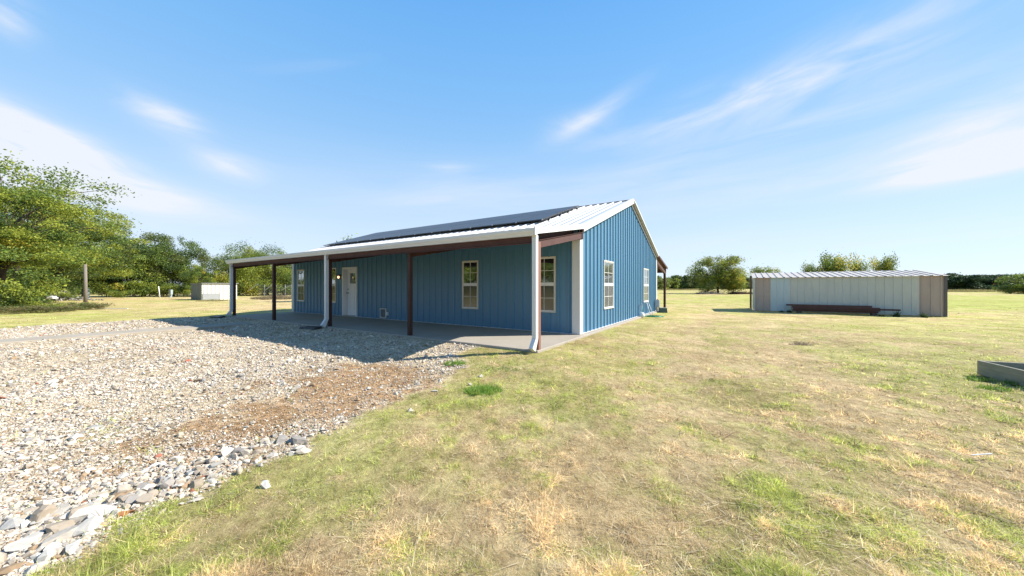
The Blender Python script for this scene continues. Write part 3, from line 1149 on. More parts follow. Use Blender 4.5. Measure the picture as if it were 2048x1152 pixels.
# white wire cage antenna behind the ridge
v = MB()
acx, acz = -14.05, 0.0
for i in range(7):
    v.tube([(-14.35 + i * .1, RID + .5, 4.60), (-14.35 + i * .1, RID + .5, 5.05)], 0.006, 4)
for i in range(6):
    v.tube([(-14.37, RID + .5, 4.62 + i * .085), (-13.73, RID + .5, 4.62 + i * .085)], 0.006, 4)
v.tube([(-14.05, RID + .52, roof_z(RID + .5)), (-14.05, RID + .52, 5.0)], 0.015, 6)
v.build('antenna', M['muntin'], house)

# ------------------------------------------------------------------ grass blades
def grass_mat():
    return mat('grass_blade', (0, 0, 0), 0.6, 0, 0.3, attr='col', transl=0.45)


M['blade'] = grass_mat()


def blades(X, Y, Z, L_, W_, tilt, colr, rng):
    """one bent triangle pair per blade; returns V, F, C"""
    n = len(X)
    az = rng.uniform(0, 2 * PI, n)
    fa = rng.uniform(0, 2 * PI, n)
    dx, dy = np.cos(az) * np.sin(tilt), np.sin(az) * np.sin(tilt)
    dz = np.cos(tilt)
    sx, sy = np.cos(fa) * W_ / 2, np.sin(fa) * W_ / 2
    P = np.stack([X, Y, Z], 1)
    S = np.stack([sx, sy, np.zeros(n)], 1)
    D = np.stack([dx, dy, dz], 1) * L_[:, None]
    tip = P + D + np.stack([dx, dy, -0.35 * np.abs(dz)], 1) * (L_ * 0.25)[:, None]
    V = np.stack([P - S, P + S, tip], 1).reshape(-1, 3)
    Fc = np.arange(3 * n).reshape(-1, 3)
    C = np.repeat(colr, 3, 0)
    C[2::3] *= 1.08
    return V, Fc, C


def build_grass():
    rng = np.random.default_rng(7)
    n = 900000
    zmin, zmax, p = 1.25, 34.0, 0.75
    per = 14                                  # blades come in tufts
    nt = n // per
    n = nt * per
    u = rng.random(nt)
    Zc = (zmin ** (-p) + u * (zmax ** (-p) - zmin ** (-p))) ** (-1 / p)
    ang = rng.uniform(-1.06, 1.06, nt) * 1024 / F * 1.03
    tid = np.repeat(np.arange(nt), per)
    spread = 0.014 * np.clip(Zc / 3.0, 0.9, 8.0) * rng.uniform(0.5, 1.9, nt)
    X = (Zc * ang)[tid] + rng.normal(0, 1, n) * spread[tid]
    Y = Zc[tid] + rng.normal(0, 1, n) * spread[tid]
    t_rand = rng.random(nt)[tid]
    t_col = rng.random(nt)[tid]
    t_lum = np.exp(rng.normal(0, 0.26, nt))[tid]
    t_tall = np.exp(rng.normal(0, 0.38, nt))[tid]
    grav, dirt, rub, green, far = masks(X, Y)
    hx, hy = tohouse(X, Y)
    inslab = (hx > -LX - 0.1) & (hx < 0.19) & (hy > -2.66) & (hy < WY + 0.12)
    inwalk = (hx > -12.36) & (hx < -11.24) & (hy > -13.5) & (hy < -2.6)
    bare = sstep(0.60, 0.72, fbm(X * 1.3 + 7, Y * 1.3, 123, 4)) * 0.75
    tuft = sstep(0.63, 0.70, fbm(X * 2.4, Y * 2.4 + 31, 77, 3))
    ge = poly_sdf(X, Y, gravel_poly)
    bare = np.maximum(bare, 0.7 * np.exp(-((ge + 0.1) / 0.22) ** 2) * sstep(0.4, 0.6, fbm(X * 2, Y * 2, 7, 3)))
    keep = rng.random(n) < np.where(grav > 0.5, 0.008 + 0.35 * tuft * 0.5, (1 - grav) * (1 - bare))
    cl0 = fbm(X * 6, Y * 6, 301, 3)
    keep &= rng.random(n) < 0.25 + 0.75 * sstep(0.32, 0.58, cl0)
    keep &= ~inslab & ~inwalk
    X, Y, green, grav, t_rand, t_col, t_lum, t_tall = [q[keep] for q in (X, Y, green, grav, t_rand, t_col, t_lum, t_tall)]
    n = len(X)
    dist = np.hypot(X, Y)
    H = gheight(X, Y)
    clump = fbm(X * 6, Y * 6, 301, 3)
    tall = 0.6 + 0.9 * sstep(0.45, 0.75, clump) + 0.5 * sstep(0.55, 0.9, green)
    scale = np.clip(dist / 5.0, 0.75, 5.0)
    L_ = rng.uniform(0.018, 0.045, n) * tall * t_tall * (0.75 + 0.25 * np.minimum(scale, 1.2)) * (1 - 0.58 * sstep(4.0, 14.0, dist))
    W_ = rng.uniform(0.0024, 0.0048, n) * np.clip(dist / 3.0, 0.8, 9.0)
    tilt = np.clip(rng.normal(0.85, 0.42, n), 0.05, 1.5)
    lying = rng.random(n) < (0.16 + 0.25 * (1 - green) + 0.2 * sstep(5, 14, dist))
    tilt[lying] = rng.uniform(1.35, 1.52, lying.sum())
    L_[lying] *= rng.uniform(1.0, 1.7, lying.sum())
    isg = (t_rand * 0.75 + rng.random(n) * 0.25) < np.clip(green * 0.95, 0.08, 0.85)
    isg |= (grav > 0.5) & (rng.random(n) < 0.7)
    col = np.empty((n, 3))
    k = (0.7 * t_col + 0.3 * rng.random(n))[:, None]
    k2 = rng.random(n)[:, None]
    st = np.array([0.74, 0.600, 0.340]) * (1 - k) + np.array([0.55, 0.390, 0.215]) * k
    gr = np.array([0.270, 0.330, 0.065]) * (1 - k) + np.array([0.52, 0.53, 0.150]) * k
    col = np.where(isg[:, None], gr, st) * (0.80 + 0.55 * k2) * (0.92 + 0.38 * sstep(0.38, 0.62, fbm(X * 4.2, Y * 4.2, 317, 3)))[:, None]
    dead = t_col + 0.04 * rng.random(n) < 0.075
    col[dead] = np.array([0.16, 0.105, 0.06])
    pale = lying & (rng.random(n) < 0.30)
    col[pale] = np.array([0.70, 0.60, 0.39])
    col *= np.clip(t_lum, 0.5, 1.7)[:, None]
    # long cut stalks lying about, most of them on the right
    ns = 6500
    Zs = 1.3 + 9 * rng.random(ns) ** 1.8
    Xs = Zs * rng.uniform(-0.5, 1.55, ns)
    gs = masks(Xs, Zs)[0]
    hxs, hys = tohouse(Xs, Zs)
    ks = (gs < 0.1) & ((hxs > 0.3) | (hys < -2.9)) & (rng.random(ns) < 0.35 + 0.65 * sstep(-0.5, 2.5, Xs))
    Xs, Zs = Xs[ks], Zs[ks]
    ns = len(Xs)
    V2, F2, C2 = blades(Xs, Zs, gheight(Xs, Zs) + rng.uniform(0.004, 0.03, ns), rng.uniform(0.06, 0.17, ns), rng.uniform(0.003, 0.0055, ns) * np.clip(Zs / 3, 1, 4),
                        rng.uniform(1.36, 1.54, ns), np.array([0.80, 0.69, 0.46]) * rng.uniform(0.55, 1.05, (ns, 1)), rng)
    V, Fc, C = blades(X, Y, H - 0.004 + rng.uniform(0, 0.012, n) * lying, L_, W_, tilt, col, rng)
    V, Fc, C = np.concatenate([V, V2]), np.concatenate([Fc, F2 + len(V)]), np.concatenate([C, C2])
    o = link('grass', fastmesh('grass', V, Fc, C), M['blade'])
    props(o, 'mown patchy lawn grass, straw coloured and green', 'grass', kind='stuff')


build_grass()


def clump(name, label, x, y, rad, n, hgt, c0, c1, seed, group=None, width=0.008, tilt=0.7, cat='weed'):
    rng = np.random.default_rng(seed)
    a = rng.uniform(0, 2 * PI, n)
    r = rad * np.sqrt(rng.random(n))
    X, Y = np.cos(a) * r, np.sin(a) * r * 0.8
    L_ = hgt * rng.uniform(0.4, 1.0, n) * (1.15 - 0.6 * r / rad)
    W_ = width * rng.uniform(0.6, 1.3, n)
    t = np.clip(rng.normal(tilt, 0.3, n), 0.02, 1.45)
    k = rng.random(n)[:, None]
    col = np.array(c0) * (1 - k) + np.array(c1) * k
    V, Fc, C = blades(X, Y, np.zeros(n), L_, W_, t, col, rng)
    o = link(name, fastmesh(name, V, Fc, C), M['blade'])
    o.location = (x, y, float(gheight(np.array([x]), np.array([y]))[0]) - 0.005)
    return props(o, label, cat, group)


G0, G1 = (0.11, 0.22, 0.03), (0.30, 0.44, 0.07)
x, y = gp(968, 782)
clump('grass_tuft', 'bright green broad-bladed tuft beside the gravel corner, largest tuft in the lawn', x, y, 0.25, 900, 0.17, G0, G1, 3, width=0.012, tilt=0.9, cat='grass tuft')
x, y = gp(910, 728)
clump('grass_tuft', 'small bright green tuft at the gravel tip in front of the porch', x, y, 0.20, 500, 0.16, G0, G1, 4, width=0.012, tilt=0.9, cat='grass tuft')
x, y = gp(1040, 706)
clump('grass_tuft', 'low green tuft at the foot of the near downspout', x, y, 0.42, 900, 0.13, G0, G1, 5, width=0.009, tilt=0.9, cat='grass tuft')
x, y = gp(1010, 735)
clump('grass_tuft', 'flat dark green patch of weeds between the two tufts and the corner post', x, y, 0.45, 600, 0.09, (0.04, 0.09, 0.015), G1, 6, width=0.012, tilt=1.15, cat='grass tuft')
for i, (px, py, r_, lab) in enumerate([(1960, 752, 0.16, 'leafy weed at the outer corner of the raised bed'), (1990, 772, 0.18, 'leafy weed halfway along the raised bed board'),
                                       (2030, 762, 0.12, 'small yellow-green weed against the raised bed board')]):
    x, y = gp(px, py)
    clump('weed', lab, x - 0.15, y - 0.1, r_, 260, 0.13, (0.06, 0.15, 0.02), (0.26, 0.36, 0.05), 20 + i, width=0.014, tilt=0.8)

# ------------------------------------------------------------------ stones
M['stone'] = mat('limestone', (0, 0, 0), 0.9, 0, 0.2, [(30, 0.35, 5, (0.72, 0.68, 0.62), ONE)], (70, 0.3, 0.004), attr='col')


def ico(sub):
    bm = bmesh.new()
    bmesh.ops.create_icosphere(bm, subdivisions=sub, radius=1)
    V = np.array([v.co[:] for v in bm.verts])
    Fc = np.array([[v.index for v in f.verts] for f in bm.faces])
    bm.free()
    return V, Fc


def chunk(rng, V0, rough=0.28):
    """an angular stone: clip the sphere by a few random planes"""
    V = V0.copy()
    for _ in range(13):
        nrm = rng.normal(size=3)
        nrm /= np.linalg.norm(nrm)
        dcut = rng.uniform(0.34, 0.74)
        d = V @ nrm
        over = np.maximum(d - dcut, 0)
        V -= over[:, None] * nrm
    V *= 1 + rng.normal(0, rough * 0.12, (len(V), 1))
    V[:, 2] *= 0.78
    return V


def scatter_stones(name, X, Y, S, colr, rng, sub=1, embed=0.25):
    V0, F0 = ico(sub)
    var = [chunk(rng, V0) for _ in range(24)]
    var = np.array(var)
    n = len(X)
    vi = rng.integers(0, 24, n)
    P = var[vi] * np.stack([rng.uniform(0.7, 1.25, n), rng.uniform(0.7, 1.15, n), rng.uniform(0.6, 1.1, n)], 1)[:, None, :]
    a = rng.uniform(0, 2 * PI, n)
    t = rng.normal(0, 0.28, n)
    ca, sa, ct, st = np.cos(a), np.sin(a), np.cos(t), np.sin(t)
    x, y, z = P[..., 0], P[..., 1], P[..., 2]
    y, z = y * ct[:, None] - z * st[:, None], y * st[:, None] + z * ct[:, None]
    x, y = x * ca[:, None] - y * sa[:, None], x * sa[:, None] + y * ca[:, None]
    P = np.stack([x, y, z], -1) * S[:, None, None] / 2
    H = gheight(X, Y)
    P[..., 0] += X[:, None]
    P[..., 1] += Y[:, None]
    P[..., 2] += (H + S * 0.62 * (0.5 - embed))[:, None]
    m = V0.shape[0]
    Fc = (F0[None] + (np.arange(n) * m)[:, None, None]).reshape(-1, 3)
    return fastmesh(name, P.reshape(-1, 3), Fc, np.repeat(colr, m, 0))


def stone_cols(rng, n, dirt):
    k = rng.random(n)[:, None]
    c = np.array([0.53, 0.465, 0.380]) * (1 - k) + np.array([0.37, 0.300, 0.220]) * k
    g = rng.random(n) < 0.20
    c[g] = np.array([0.32, 0.292, 0.262]) * (0.7 + 0.6 * rng.random((g.sum(), 1)))
    w = rng.random(n) < 0.22
    c[w] = np.array([0.60, 0.55, 0.47])
    b = rng.random(n) < (0.05 + 0.35 * dirt)
    c[b] = np.array([0.33, 0.23, 0.14]) * (0.7 + 0.6 * rng.random((b.sum(), 1)))
    r_ = rng.random(n) < 0.006
    c[r_] = np.array([0.34, 0.13, 0.08])
    return c


def build_gravel():
    rng = np.random.default_rng(11)
    n = 360000
    zmin, zmax, p = 1.3, 19.0, 0.25
    u = rng.random(n)
    Zc = (zmin ** (-p) + u * (zmax ** (-p) - zmin ** (-p))) ** (-1 / p)
    X = Zc * rng.uniform(-1.55, 0.02, n)
    Y = Zc
    grav, dirt, rub, green, far = masks(X, Y)
    hx, hy = tohouse(X, Y)
    inslab = (hx > -LX - 0.1) & (hx < 0.19) & (hy > -2.64)
    inwalk = (hx > -12.36) & (hx < -11.24) & (hy > -13.5) & (hy < -2.6)
    dens = grav ** 2 * (1 - 0.38 * dirt) * (0.40 + 0.60 * sstep(0.35, 0.6, fbm(X * 1.1, Y * 1.1, 411, 4)))
    edge = sstep(0.05, 0.4, grav) * 0.05
    keep = (rng.random(n) < np.maximum(dens, edge)) & ~inslab
    keep &= ~(inwalk & (rng.random(n) < 0.97))
    X, Y, dirt, rub, inwalk = X[keep], Y[keep], dirt[keep], rub[keep], inwalk[keep]
    n = len(X)
    S = np.exp(rng.normal(math.log(0.0158), 0.52, n)) * (0.72 + 0.075 * Y) * (1 - 0.30 * dirt)
    big = rng.random(n) < 0.045 + 0.05 * sstep(3, 8, Y)
    S[big] *= rng.uniform(1.5, 2.4, big.sum())
    S = np.clip(S, 0.008, 0.13)
    me = scatter_stones('gravel', X, Y, S, stone_cols(rng, n, dirt), rng, 1, 0.22)
    o = link('gravel', me, M['stone'])
    props(o, 'loose pale limestone gravel covering the yard', 'gravel', kind='stuff')
    # medium rubble at the border
    n = 9000
    X = rng.uniform(-4.6, -0.9, n)
    Y = rng.uniform(1.25, 3.9, n)
    grav, dirt, rub, green, far = masks(X, Y)
    keep = rng.random(n) < rub * 0.6
    X, Y = X[keep], Y[keep]
    n = len(X)
    S = np.exp(rng.normal(math.log(0.043), 0.58, n))
    S = np.clip(S, 0.018, 0.17)
    c = stone_cols(rng, n, np.zeros(n)) * 0.8
    me = scatter_stones('rubble', X, Y, S, c, rng, 2, 0.34)
    o = link('rubble', me, M['stone'])
    props(o, 'band of coarse broken limestone along the edge of the gravel', 'rubble', kind='stuff')


build_gravel()


def rock(name, label, x, y, size, flat, seed, col, group=None, rz=0.0, asp=1.0):
    rng = np.random.default_rng(seed)
    V0, F0 = ico(4)
    V = chunk(rng, V0, 0.0)
    nz = fbm(V[:, 0] * 3 + seed, V[:, 1] * 3 + V[:, 2] * 2, seed, 4) - 0.5
    V *= (1 + nz * 0.28)[:, None]
    V[:, 2] *= flat
    V[:, 0] *= asp
    V *= size / 2
    me = fastmesh(name, V, F0, np.tile(np.array(col), (len(V), 1)), smooth=False)
    o = link(name, me, M['stone'])
    o.location = (x, y, float(gheight(np.array([x]), np.array([y]))[0]) + size * 0.16 * flat)
    o.rotation_euler = (0.1, -0.08, rz)
    return props(o, label, 'rock', group)


x, y = gp(478, 944)
rock('rock', 'small round beige rock lying in the grass just beyond the gravel edge', x, y, 0.065, 1.3, 51, (0.38, 0.32, 0.25))
x, y = gp(530, 970)
rock('rock', 'lone white angular rock in the grass, farther from the gravel than the beige one', x, y, 0.095, 1.3, 52, (0.46, 0.445, 0.42), asp=1.2)
big_rocks = [(45, 1090, .30, .6), (110, 1085, .24, .8), (20, 1050, .22, .6), (215, 1030, .20, .9), (160, 1070, .15, .8), (250, 1000, .17, .8), (245, 950, .16, .6), (280, 990, .14, .9),
             (330, 960, .14, .7), (395, 945, .20, .55), (430, 935, .17, .6), (440, 950, .12, .8), (360, 975, .12, .7), (390, 998, .13, .6), (320, 955, .16, .8), (420, 965, .12, .6),
             (120, 1020, .22, .5), (180, 1010, .18, .5), (585, 905, .12, .9), (597, 893, .10, .8), (580, 880, .10, .8), (470, 905, .12, .6), (510, 893, .10, .7), (75, 1040, .2, .5),
             (110, 875, .24, .4), (65, 878, .2, .4), (195, 850, .22, .3)]
for i, (px, py, s_, fl_) in enumerate(big_rocks):
    x, y = gp(px, py)
    c = [(0.42, 0.395, 0.35), (0.37, 0.335, 0.28), (0.33, 0.315, 0.285)][i % 3]
    rock('limestone_block', 'large flat white limestone block lying among the rubble', x, y, s_ * 0.62, fl_, 100 + i, c, 'limestone blocks along the gravel edge', rz=i * 1.3, asp=1.35)['category'] = 'rock'
x, y = gp(250, 1032)
rock('brick_fragment', 'orange-red brick fragment among the white rubble at bottom left', x, y, 0.095, 0.8, 77, (0.40, 0.17, 0.08), asp=1.2)['category'] = 'brick'
for i, (px, py, s_) in enumerate([(548, 735, .14), (835, 766, .09), (870, 783, .1), (880, 760, .08), (960, 752, .1), (940, 770, .08), (615, 765, .1), (590, 780, .16), (735, 778, .1), (820, 822, .09)]):
    x, y = gp(px, py)
    rock('stone', 'fist-sized pale stone resting on the brown dirt and thin grass', x, y, s_, 0.9, 140 + i, (0.40, 0.365, 0.31), 'loose stones on the dirt', rz=i)['category'] = 'stone'

# ------------------------------------------------------------------ trees
M['bark'] = mat('bark', (0.062, 0.047, 0.036), 0.9, 0, 0.2, [(6, 0.6, 6, (0.5, 0.48, 0.46), (1, 1, 0.3))], (25, 0.5, 0.02))
M['leaf'] = mat('leaf', (0, 0, 0), 0.55, 0, 0.3, attr='col', transl=0.42)


def tree_data(seed, h, rad, cb, nleaf, lsize, cols, nclump=70, flat=0.6, trunk_r=0.16, lean=(0, 0), forks=7, bare=0.0, droop=0.0, cshape=1.0, lump=0.35, fill=0.25, skirt=0.0, crk=1.0):
    """returns crown mesh, trunk mesh. cols: list of (colour, weight)"""
    rng = np.random.default_rng(seed)
    crown_h = h - cb
    cz = cb + crown_h * 0.48
    mb = MB()
    top = Vector((lean[0], lean[1], cb + crown_h * 0.62))
    tp = []
    for i in range(7):
        t = i / 6
        tp.append(Vector((top.x * t ** 1.3 + rng.normal(0, 0.02) * rad * (t > 0), top.y * t ** 1.3 + rng.normal(0, 0.02) * rad * (t > 0), top.z * t - 0.15 * (t == 0))))
    mb.tube(tp, [trunk_r * (1.25 if i == 0 else 1) * (1 - 0.8 * i / 6) for i in range(7)], 8)
    # clump centres over an uneven ellipsoid
    lob = rng.normal(size=(7, 3))
    lob /= np.linalg.norm(lob, axis=1)[:, None]
    lob[:, 2] = np.abs(lob[:, 2]) * 0.8
    la = rng.uniform(0.4, 1.0, 7)
    C = []
    while len(C) < nclump:
        d = rng.normal(size=3)
        d /= np.linalg.norm(d)
        k = 1 - lump + lump * np.max(la * np.clip(lob @ d, 0, 1) ** 2) * 1.6
        rr = k * (rng.random() ** fill)
        p = np.array([d[0] * rad * rr, d[1] * rad * rr, cz + d[2] * crown_h * 0.5 * rr * cshape])
        if skirt and (p[2] < cb + 0.12 * h or rng.random() < skirt):
            p[2] = cb + rng.uniform(0.03, 0.32) * crown_h
            q_ = rad * rng.uniform(0.35, 0.92)
            a_q = rng.uniform(0, 2 * PI)
            p[0], p[1] = math.cos(a_q) * q_, math.sin(a_q) * q_
        if p[2] < cb * 0.75:
            continue
        t = max(0.0, (p[2] - cb) / crown_h)
        p[0] += lean[0] * t
        p[1] += lean[1] * t
        C.append(p)
    C = np.array(C)
    cks = crk
    # limbs to a subset of clumps
    order = rng.permutation(len(C))[:forks * 4]
    for q, ci in enumerate(order):
        p = Vector(C[ci])
        s = rng.uniform(0.25, 0.85)
        i0 = min(int(s * 6), 5)
        a = tp[i0].lerp(tp[i0 + 1], s * 6 - i0)
        mid = a.lerp(p, 0.5) + Vector((rng.normal(0, .06) * rad, rng.normal(0, .06) * rad, 0.08 * rad))
        r0 = trunk_r * (0.5 if q < forks else 0.26) * (1 - 0.5 * s)
        mb.tube([a, a.lerp(mid, 0.5) + Vector((0, 0, 0.02 * rad)), mid, mid.lerp(p, 0.6), p], [r0, r0 * .8, r0 * .6, r0 * .38, r0 * .12], 5, cap=False)
    # leaves
    cr = cks * rad * rng.uniform(0.16, 0.34, len(C)) * (70 / nclump) ** 0.33
    w = cr ** 2
    idx = rng.choice(len(C), nleaf, p=w / w.sum())
    d = rng.normal(size=(nleaf, 3))
    d /= np.linalg.norm(d, axis=1)[:, None]
    rr = rng.random(nleaf) ** 0.45
    off = d * (rr * cr[idx])[:, None]
    off[:, 2] *= flat
    off[:, 2] -= droop * np.hypot(off[:, 0], off[:, 1])
    # ragged twigs sticking out of clumps
    tw = rng.random(nleaf) < 0.12
    off[tw] *= rng.uniform(1.1, 1.9, (tw.sum(), 1))
    P = C[idx] + off
    ls = lsize * rng.uniform(0.6, 1.35, nleaf)
    a = rng.normal(size=(nleaf, 3))
    a[:, 2] *= 0.6
    a[:, 2] -= 0.25
    a /= np.linalg.norm(a, axis=1)[:, None]
    b = np.cross(a, rng.normal(size=(nleaf, 3)))
    b /= np.linalg.norm(b, axis=1)[:, None]
    a *= ls[:, None] * 0.5
    b *= ls[:, None] * 0.27
    V = np.stack([P - a, P + b, P + a, P - b], 1).reshape(-1, 3)
    Fc = np.arange(4 * nleaf).reshape(-1, 4)
    wc = np.array([c[1] for c in cols], float)
    cc = np.array([c[0] for c in cols])
    # colour goes by clump with some leaf level scatter
    ck = rng.choice(len(cols), len(C), p=wc / wc.sum())
    lk = ck[idx]
    sw = rng.random(nleaf) < 0.3
    lk[sw] = rng.choice(len(cols), sw.sum(), p=wc / wc.sum())
    colr = cc[lk] * rng.uniform(0.7, 1.3, (nleaf, 1))
    crown = fastmesh('crown', V, Fc, np.repeat(colr, 4, 0))
    tm = bpy.data.meshes.new('trunk')
    tm.from_pydata(mb.v, [], mb.f)
    tm.update()
    crown.materials.append(M['leaf'])
    tm.materials.append(M['bark'])
    return crown, tm


def plant_tree(name, data, x, y, label, group=None, rz=0.0, sc=1.0, cat='tree', sz=None, z=0.0):
    r_ = empty(name, (x, y, z - 0.03), rz, label, cat, group)
    r_.scale = (sc, sc, sz if sz else sc)
    link('crown', data[0], None, r_)
    link('trunk', data[1], None, r_)
    return r_


LIME = (0.3, 0.335, 0.045)
MID = (0.145, 0.21, 0.042)
DEEP = (0.065, 0.11, 0.032)
YEL = (0.46, 0.39, 0.06)
ORA = (0.45, 0.19, 0.04)
OLIVE = (0.19, 0.21, 0.065)
CED = (0.030, 0.060, 0.026)
BLU = (0.048, 0.082, 0.042)

# big airy tree at the left edge
tA = tree_data(1, 9.2, 5.6, 1.0, 90000, 0.115, [(LIME, 5), (MID, 4), (DEEP, 2.2), (YEL, .5)], 150, 0.40, 0.24, (0.4, 0.2), 9, droop=0.18, lump=0.5, fill=0.36, skirt=0.07, crk=0.78)
x, y = at(-10, 20.5)
plant_tree('tree', tA, x, y, 'tall airy yellow-green tree at the left edge of the photo, nearest of the trees', rz=0.4)
tB = tree_data(2, 7.5, 4.3, 1.1, 64000, 0.115, [(LIME, 5), (MID, 4), (DEEP, 2), (YEL, .5)], 120, 0.45, 0.085, (2.0, 0), 8, droop=0.2, lump=0.5, fill=0.34, skirt=0.06, crk=0.8)
x, y = at(92, 33.5)
plant_tree('tree', tB, x, y, 'yellow-green tree with drooping sprays overhanging the grey utility pole', rz=0.1, sc=1.36)
# thin sparse top showing above
tC = tree_data(3, 9.4, 3.2, 4.0, 5200, 0.15, [(MID, 5), (LIME, 2)], 34, 0.4, 0.12, (2.2, 0), 8, lump=0.3, fill=0.35)
x, y = at(112, 38)
plant_tree('tree', tC, x, y, 'thin-topped tree whose sparse twigs rise above the yellow-green trees', rz=0, sc=1.22)
x, y = at(15, 25)
plant_tree('tree', tC, x, y, 'sparse leafy top sticking out above the tall tree at the left edge', rz=0.2, sc=1.2)
tD = tree_data(4, 8.2, 4.6, 0.6, 48000, 0.15, [(LIME, 4), (MID, 4), (DEEP, 2.5), (YEL, .5)], 90, 0.6, 0.2, lump=0.45, fill=0.3, skirt=0.25, crk=0.8)
tE = tree_data(5, 8.4, 4.8, 0.4, 48000, 0.155, [(MID, 5), (DEEP, 1.6), (OLIVE, 2), (LIME, 1)], 90, 0.65, 0.22, lump=0.4, fill=0.3, skirt=0.3, crk=0.8)
tF = tree_data(6, 8.0, 5.4, 0.3, 70000, 0.165, [(LIME, 3.5), (MID, 3.5), (DEEP, 1.5), (YEL, 1.0), (ORA, 0.12)], 130, 0.8, 0.2, lump=0.22, fill=0.3, skirt=0.3, crk=1.0)
for (px, Y_, dd, sc_, sz_, rz_, lab) in [
        (228, 47, tD, 1.12, 1.10, .3, 'lime-green bushy tree right behind the utility pole'),
        (287, 50, tE, 1.2, 1.24, 1.2, 'mid-green round tree behind the leaning white marker'),
        (346, 52, tE, .88, 1.20, 2.9, 'darkest tall green tree behind the small electric pedestal'),
        (396, 48, tD, .45, .60, 4.0, 'short olive tree in the gap left of the white shed'),
        (60, 36, tE, 1.0, .80, 5.0, 'dark green tree filling the gap behind the airy left tree'),
        (-70, 30, tD, 1.1, 1.0, .7, 'lime-green tree cut by the left edge of the photo'),
        (478, 55, tF, .92, 1.02, .2, 'yellowing broad tree rising behind the small white shed'),
        (535, 58, tF, .98, 1.02, 2.1, 'yellow and green tree framed by the open left end of the porch'),
        (590, 62, tE, .90, .86, 3.3, 'dark green tree behind the left corner of the house'),
        (428, 62, tE, .60, .60, 1.0, 'low dark tree between the olive tree and the white shed'),
        (640, 66, tD, .9, .85, 1.5, 'lime-green tree hidden mostly behind the left end of the house')]:
    x, y = at(px, Y_)
    plant_tree('tree', dd, x, y, lab, 'trees along the left boundary', rz_, sc_, sz=sz_)
# young tree behind the house, twigs above the roof
tG = tree_data(7, 7.45, 1.7, 2.6, 1500, 0.20, [(MID, 4), (LIME, 2)], 16, 1.2, 0.08, lump=0.6, fill=0.6)
x, y = at(703, 33.0)
plant_tree('young_tree', tG, x, y, 'young tree behind the house with only its leafy tips above the roof line')
# willow-like tree right of the house
tH = tree_data(8, 8.0, 5.0, 0.5, 26000, 0.24, [(OLIVE, 3), (MID, 4), (LIME, 3), (YEL, 1.4)], 90, 0.75, 0.22, (0.2, 0), 9, droop=0.15, lump=0.42, fill=0.3, skirt=0.22)
x, y = at(1436, 69)
plant_tree('tree', tH, x, y, 'round willow-like tree, green turning yellow, standing alone between the house and the long shed', rz=0.5)
x, y = at(1466, 67)
plant_tree('tree', tree_data(18, 5.2, 3.0, 0.3, 9000, 0.22, [(YEL, 3), (LIME, 3)], 40, 0.7, 0.1), x, y, 'small bright yellow tree leaning on the willow-like tree', rz=0.5, sc=.9)
# trees behind the long shed
tI = tree_data(9, 6.6, 3.9, 1.2, 7500, 0.27, [(MID, 4), (LIME, 3), (YEL, 1.6), (OLIVE, 1)], 34, 0.8, 0.16, lump=0.75, fill=0.4)
for (px, Y_, dd, sc_, sz_, rz_, lab) in [
        (1626, 47, tI, .40, .76, 1.0, 'small grey-green tree, leftmost of the trees rising behind the long shed'),
        (1672, 45, tI, .55, .95, .2, 'tallest tree behind the long shed, green with yellow patches'),
        (1713, 46, tI, .30, .82, 2.4, 'thin yellowing tree behind the middle of the long shed'),
        (1767, 46, tI, .42, .92, 3.9, 'rounded green tree, rightmost of those rising behind the long shed')]:
    x, y = at(px, Y_)
    plant_tree('tree', dd, x, y, lab, 'trees behind the long shed', rz_, sc_, sz=sz_)
x, y = at(1526, 80)
plant_tree('tree', tI, x, y, 'small distant tree just above the left end of the long shed', rz=1.7, sc=0.92, sz=1.0)
# cedars at right
tJ = tree_data(10, 6.2, 4.4, 0.15, 14000, 0.42, [(CED, 5), (BLU, 3), (DEEP, 2)], 60, 0.45, 0.2, cshape=1.0, lump=0.4, fill=0.3, skirt=0.35)
tK = tree_data(11, 8.5, 5.2, 0.2, 14000, 0.55, [(CED, 4), (BLU, 3), (DEEP, 1.5)], 60, 0.6, 0.2, lump=0.5, fill=0.3, skirt=0.3)
x, y = at(1932, 118)
plant_tree('cedar', tJ, x, y, 'low wide dark cedar just right of the long shed', rz=0.4, sc=1.25, sz=.98)
ced = [(1898, 150, .95, 1.0), (1915, 170, 1.0, 1.0), (1878, 160, 1.0, .95), (1952, 160, .9, .9), (1968, 165, 1.0, .98), (1990, 150, 1.05, .92), (2012, 160, 1.0, .98), (2035, 150, .95, .92), (2055, 165, 1.1, 1.0), (1940, 190, 1.1, 1.05)]
for i, (px, Y_, sc_, sz_) in enumerate(ced):
    x, y = at(px, Y_)
    plant_tree('cedar', tK, x, y, 'dark cedar in the far row at the right edge of the field', 'far row of dark cedars', i * 1.1, sc_, sz=sz_)
tL = tree_data(12, 5.2, 4.0, 0.1, 16000, 0.24, [(MID, 5), (DEEP, 2), (LIME, 1.5), (ORA, .35)], 70, 0.6, 0.14, lump=0.4, fill=0.3, skirt=0.3)
x, y = at(2050, 68)
plant_tree('tree', tL, x, y, 'bushy green tree with orange tips at the right edge of the photo', rz=0.4, sz=.86)
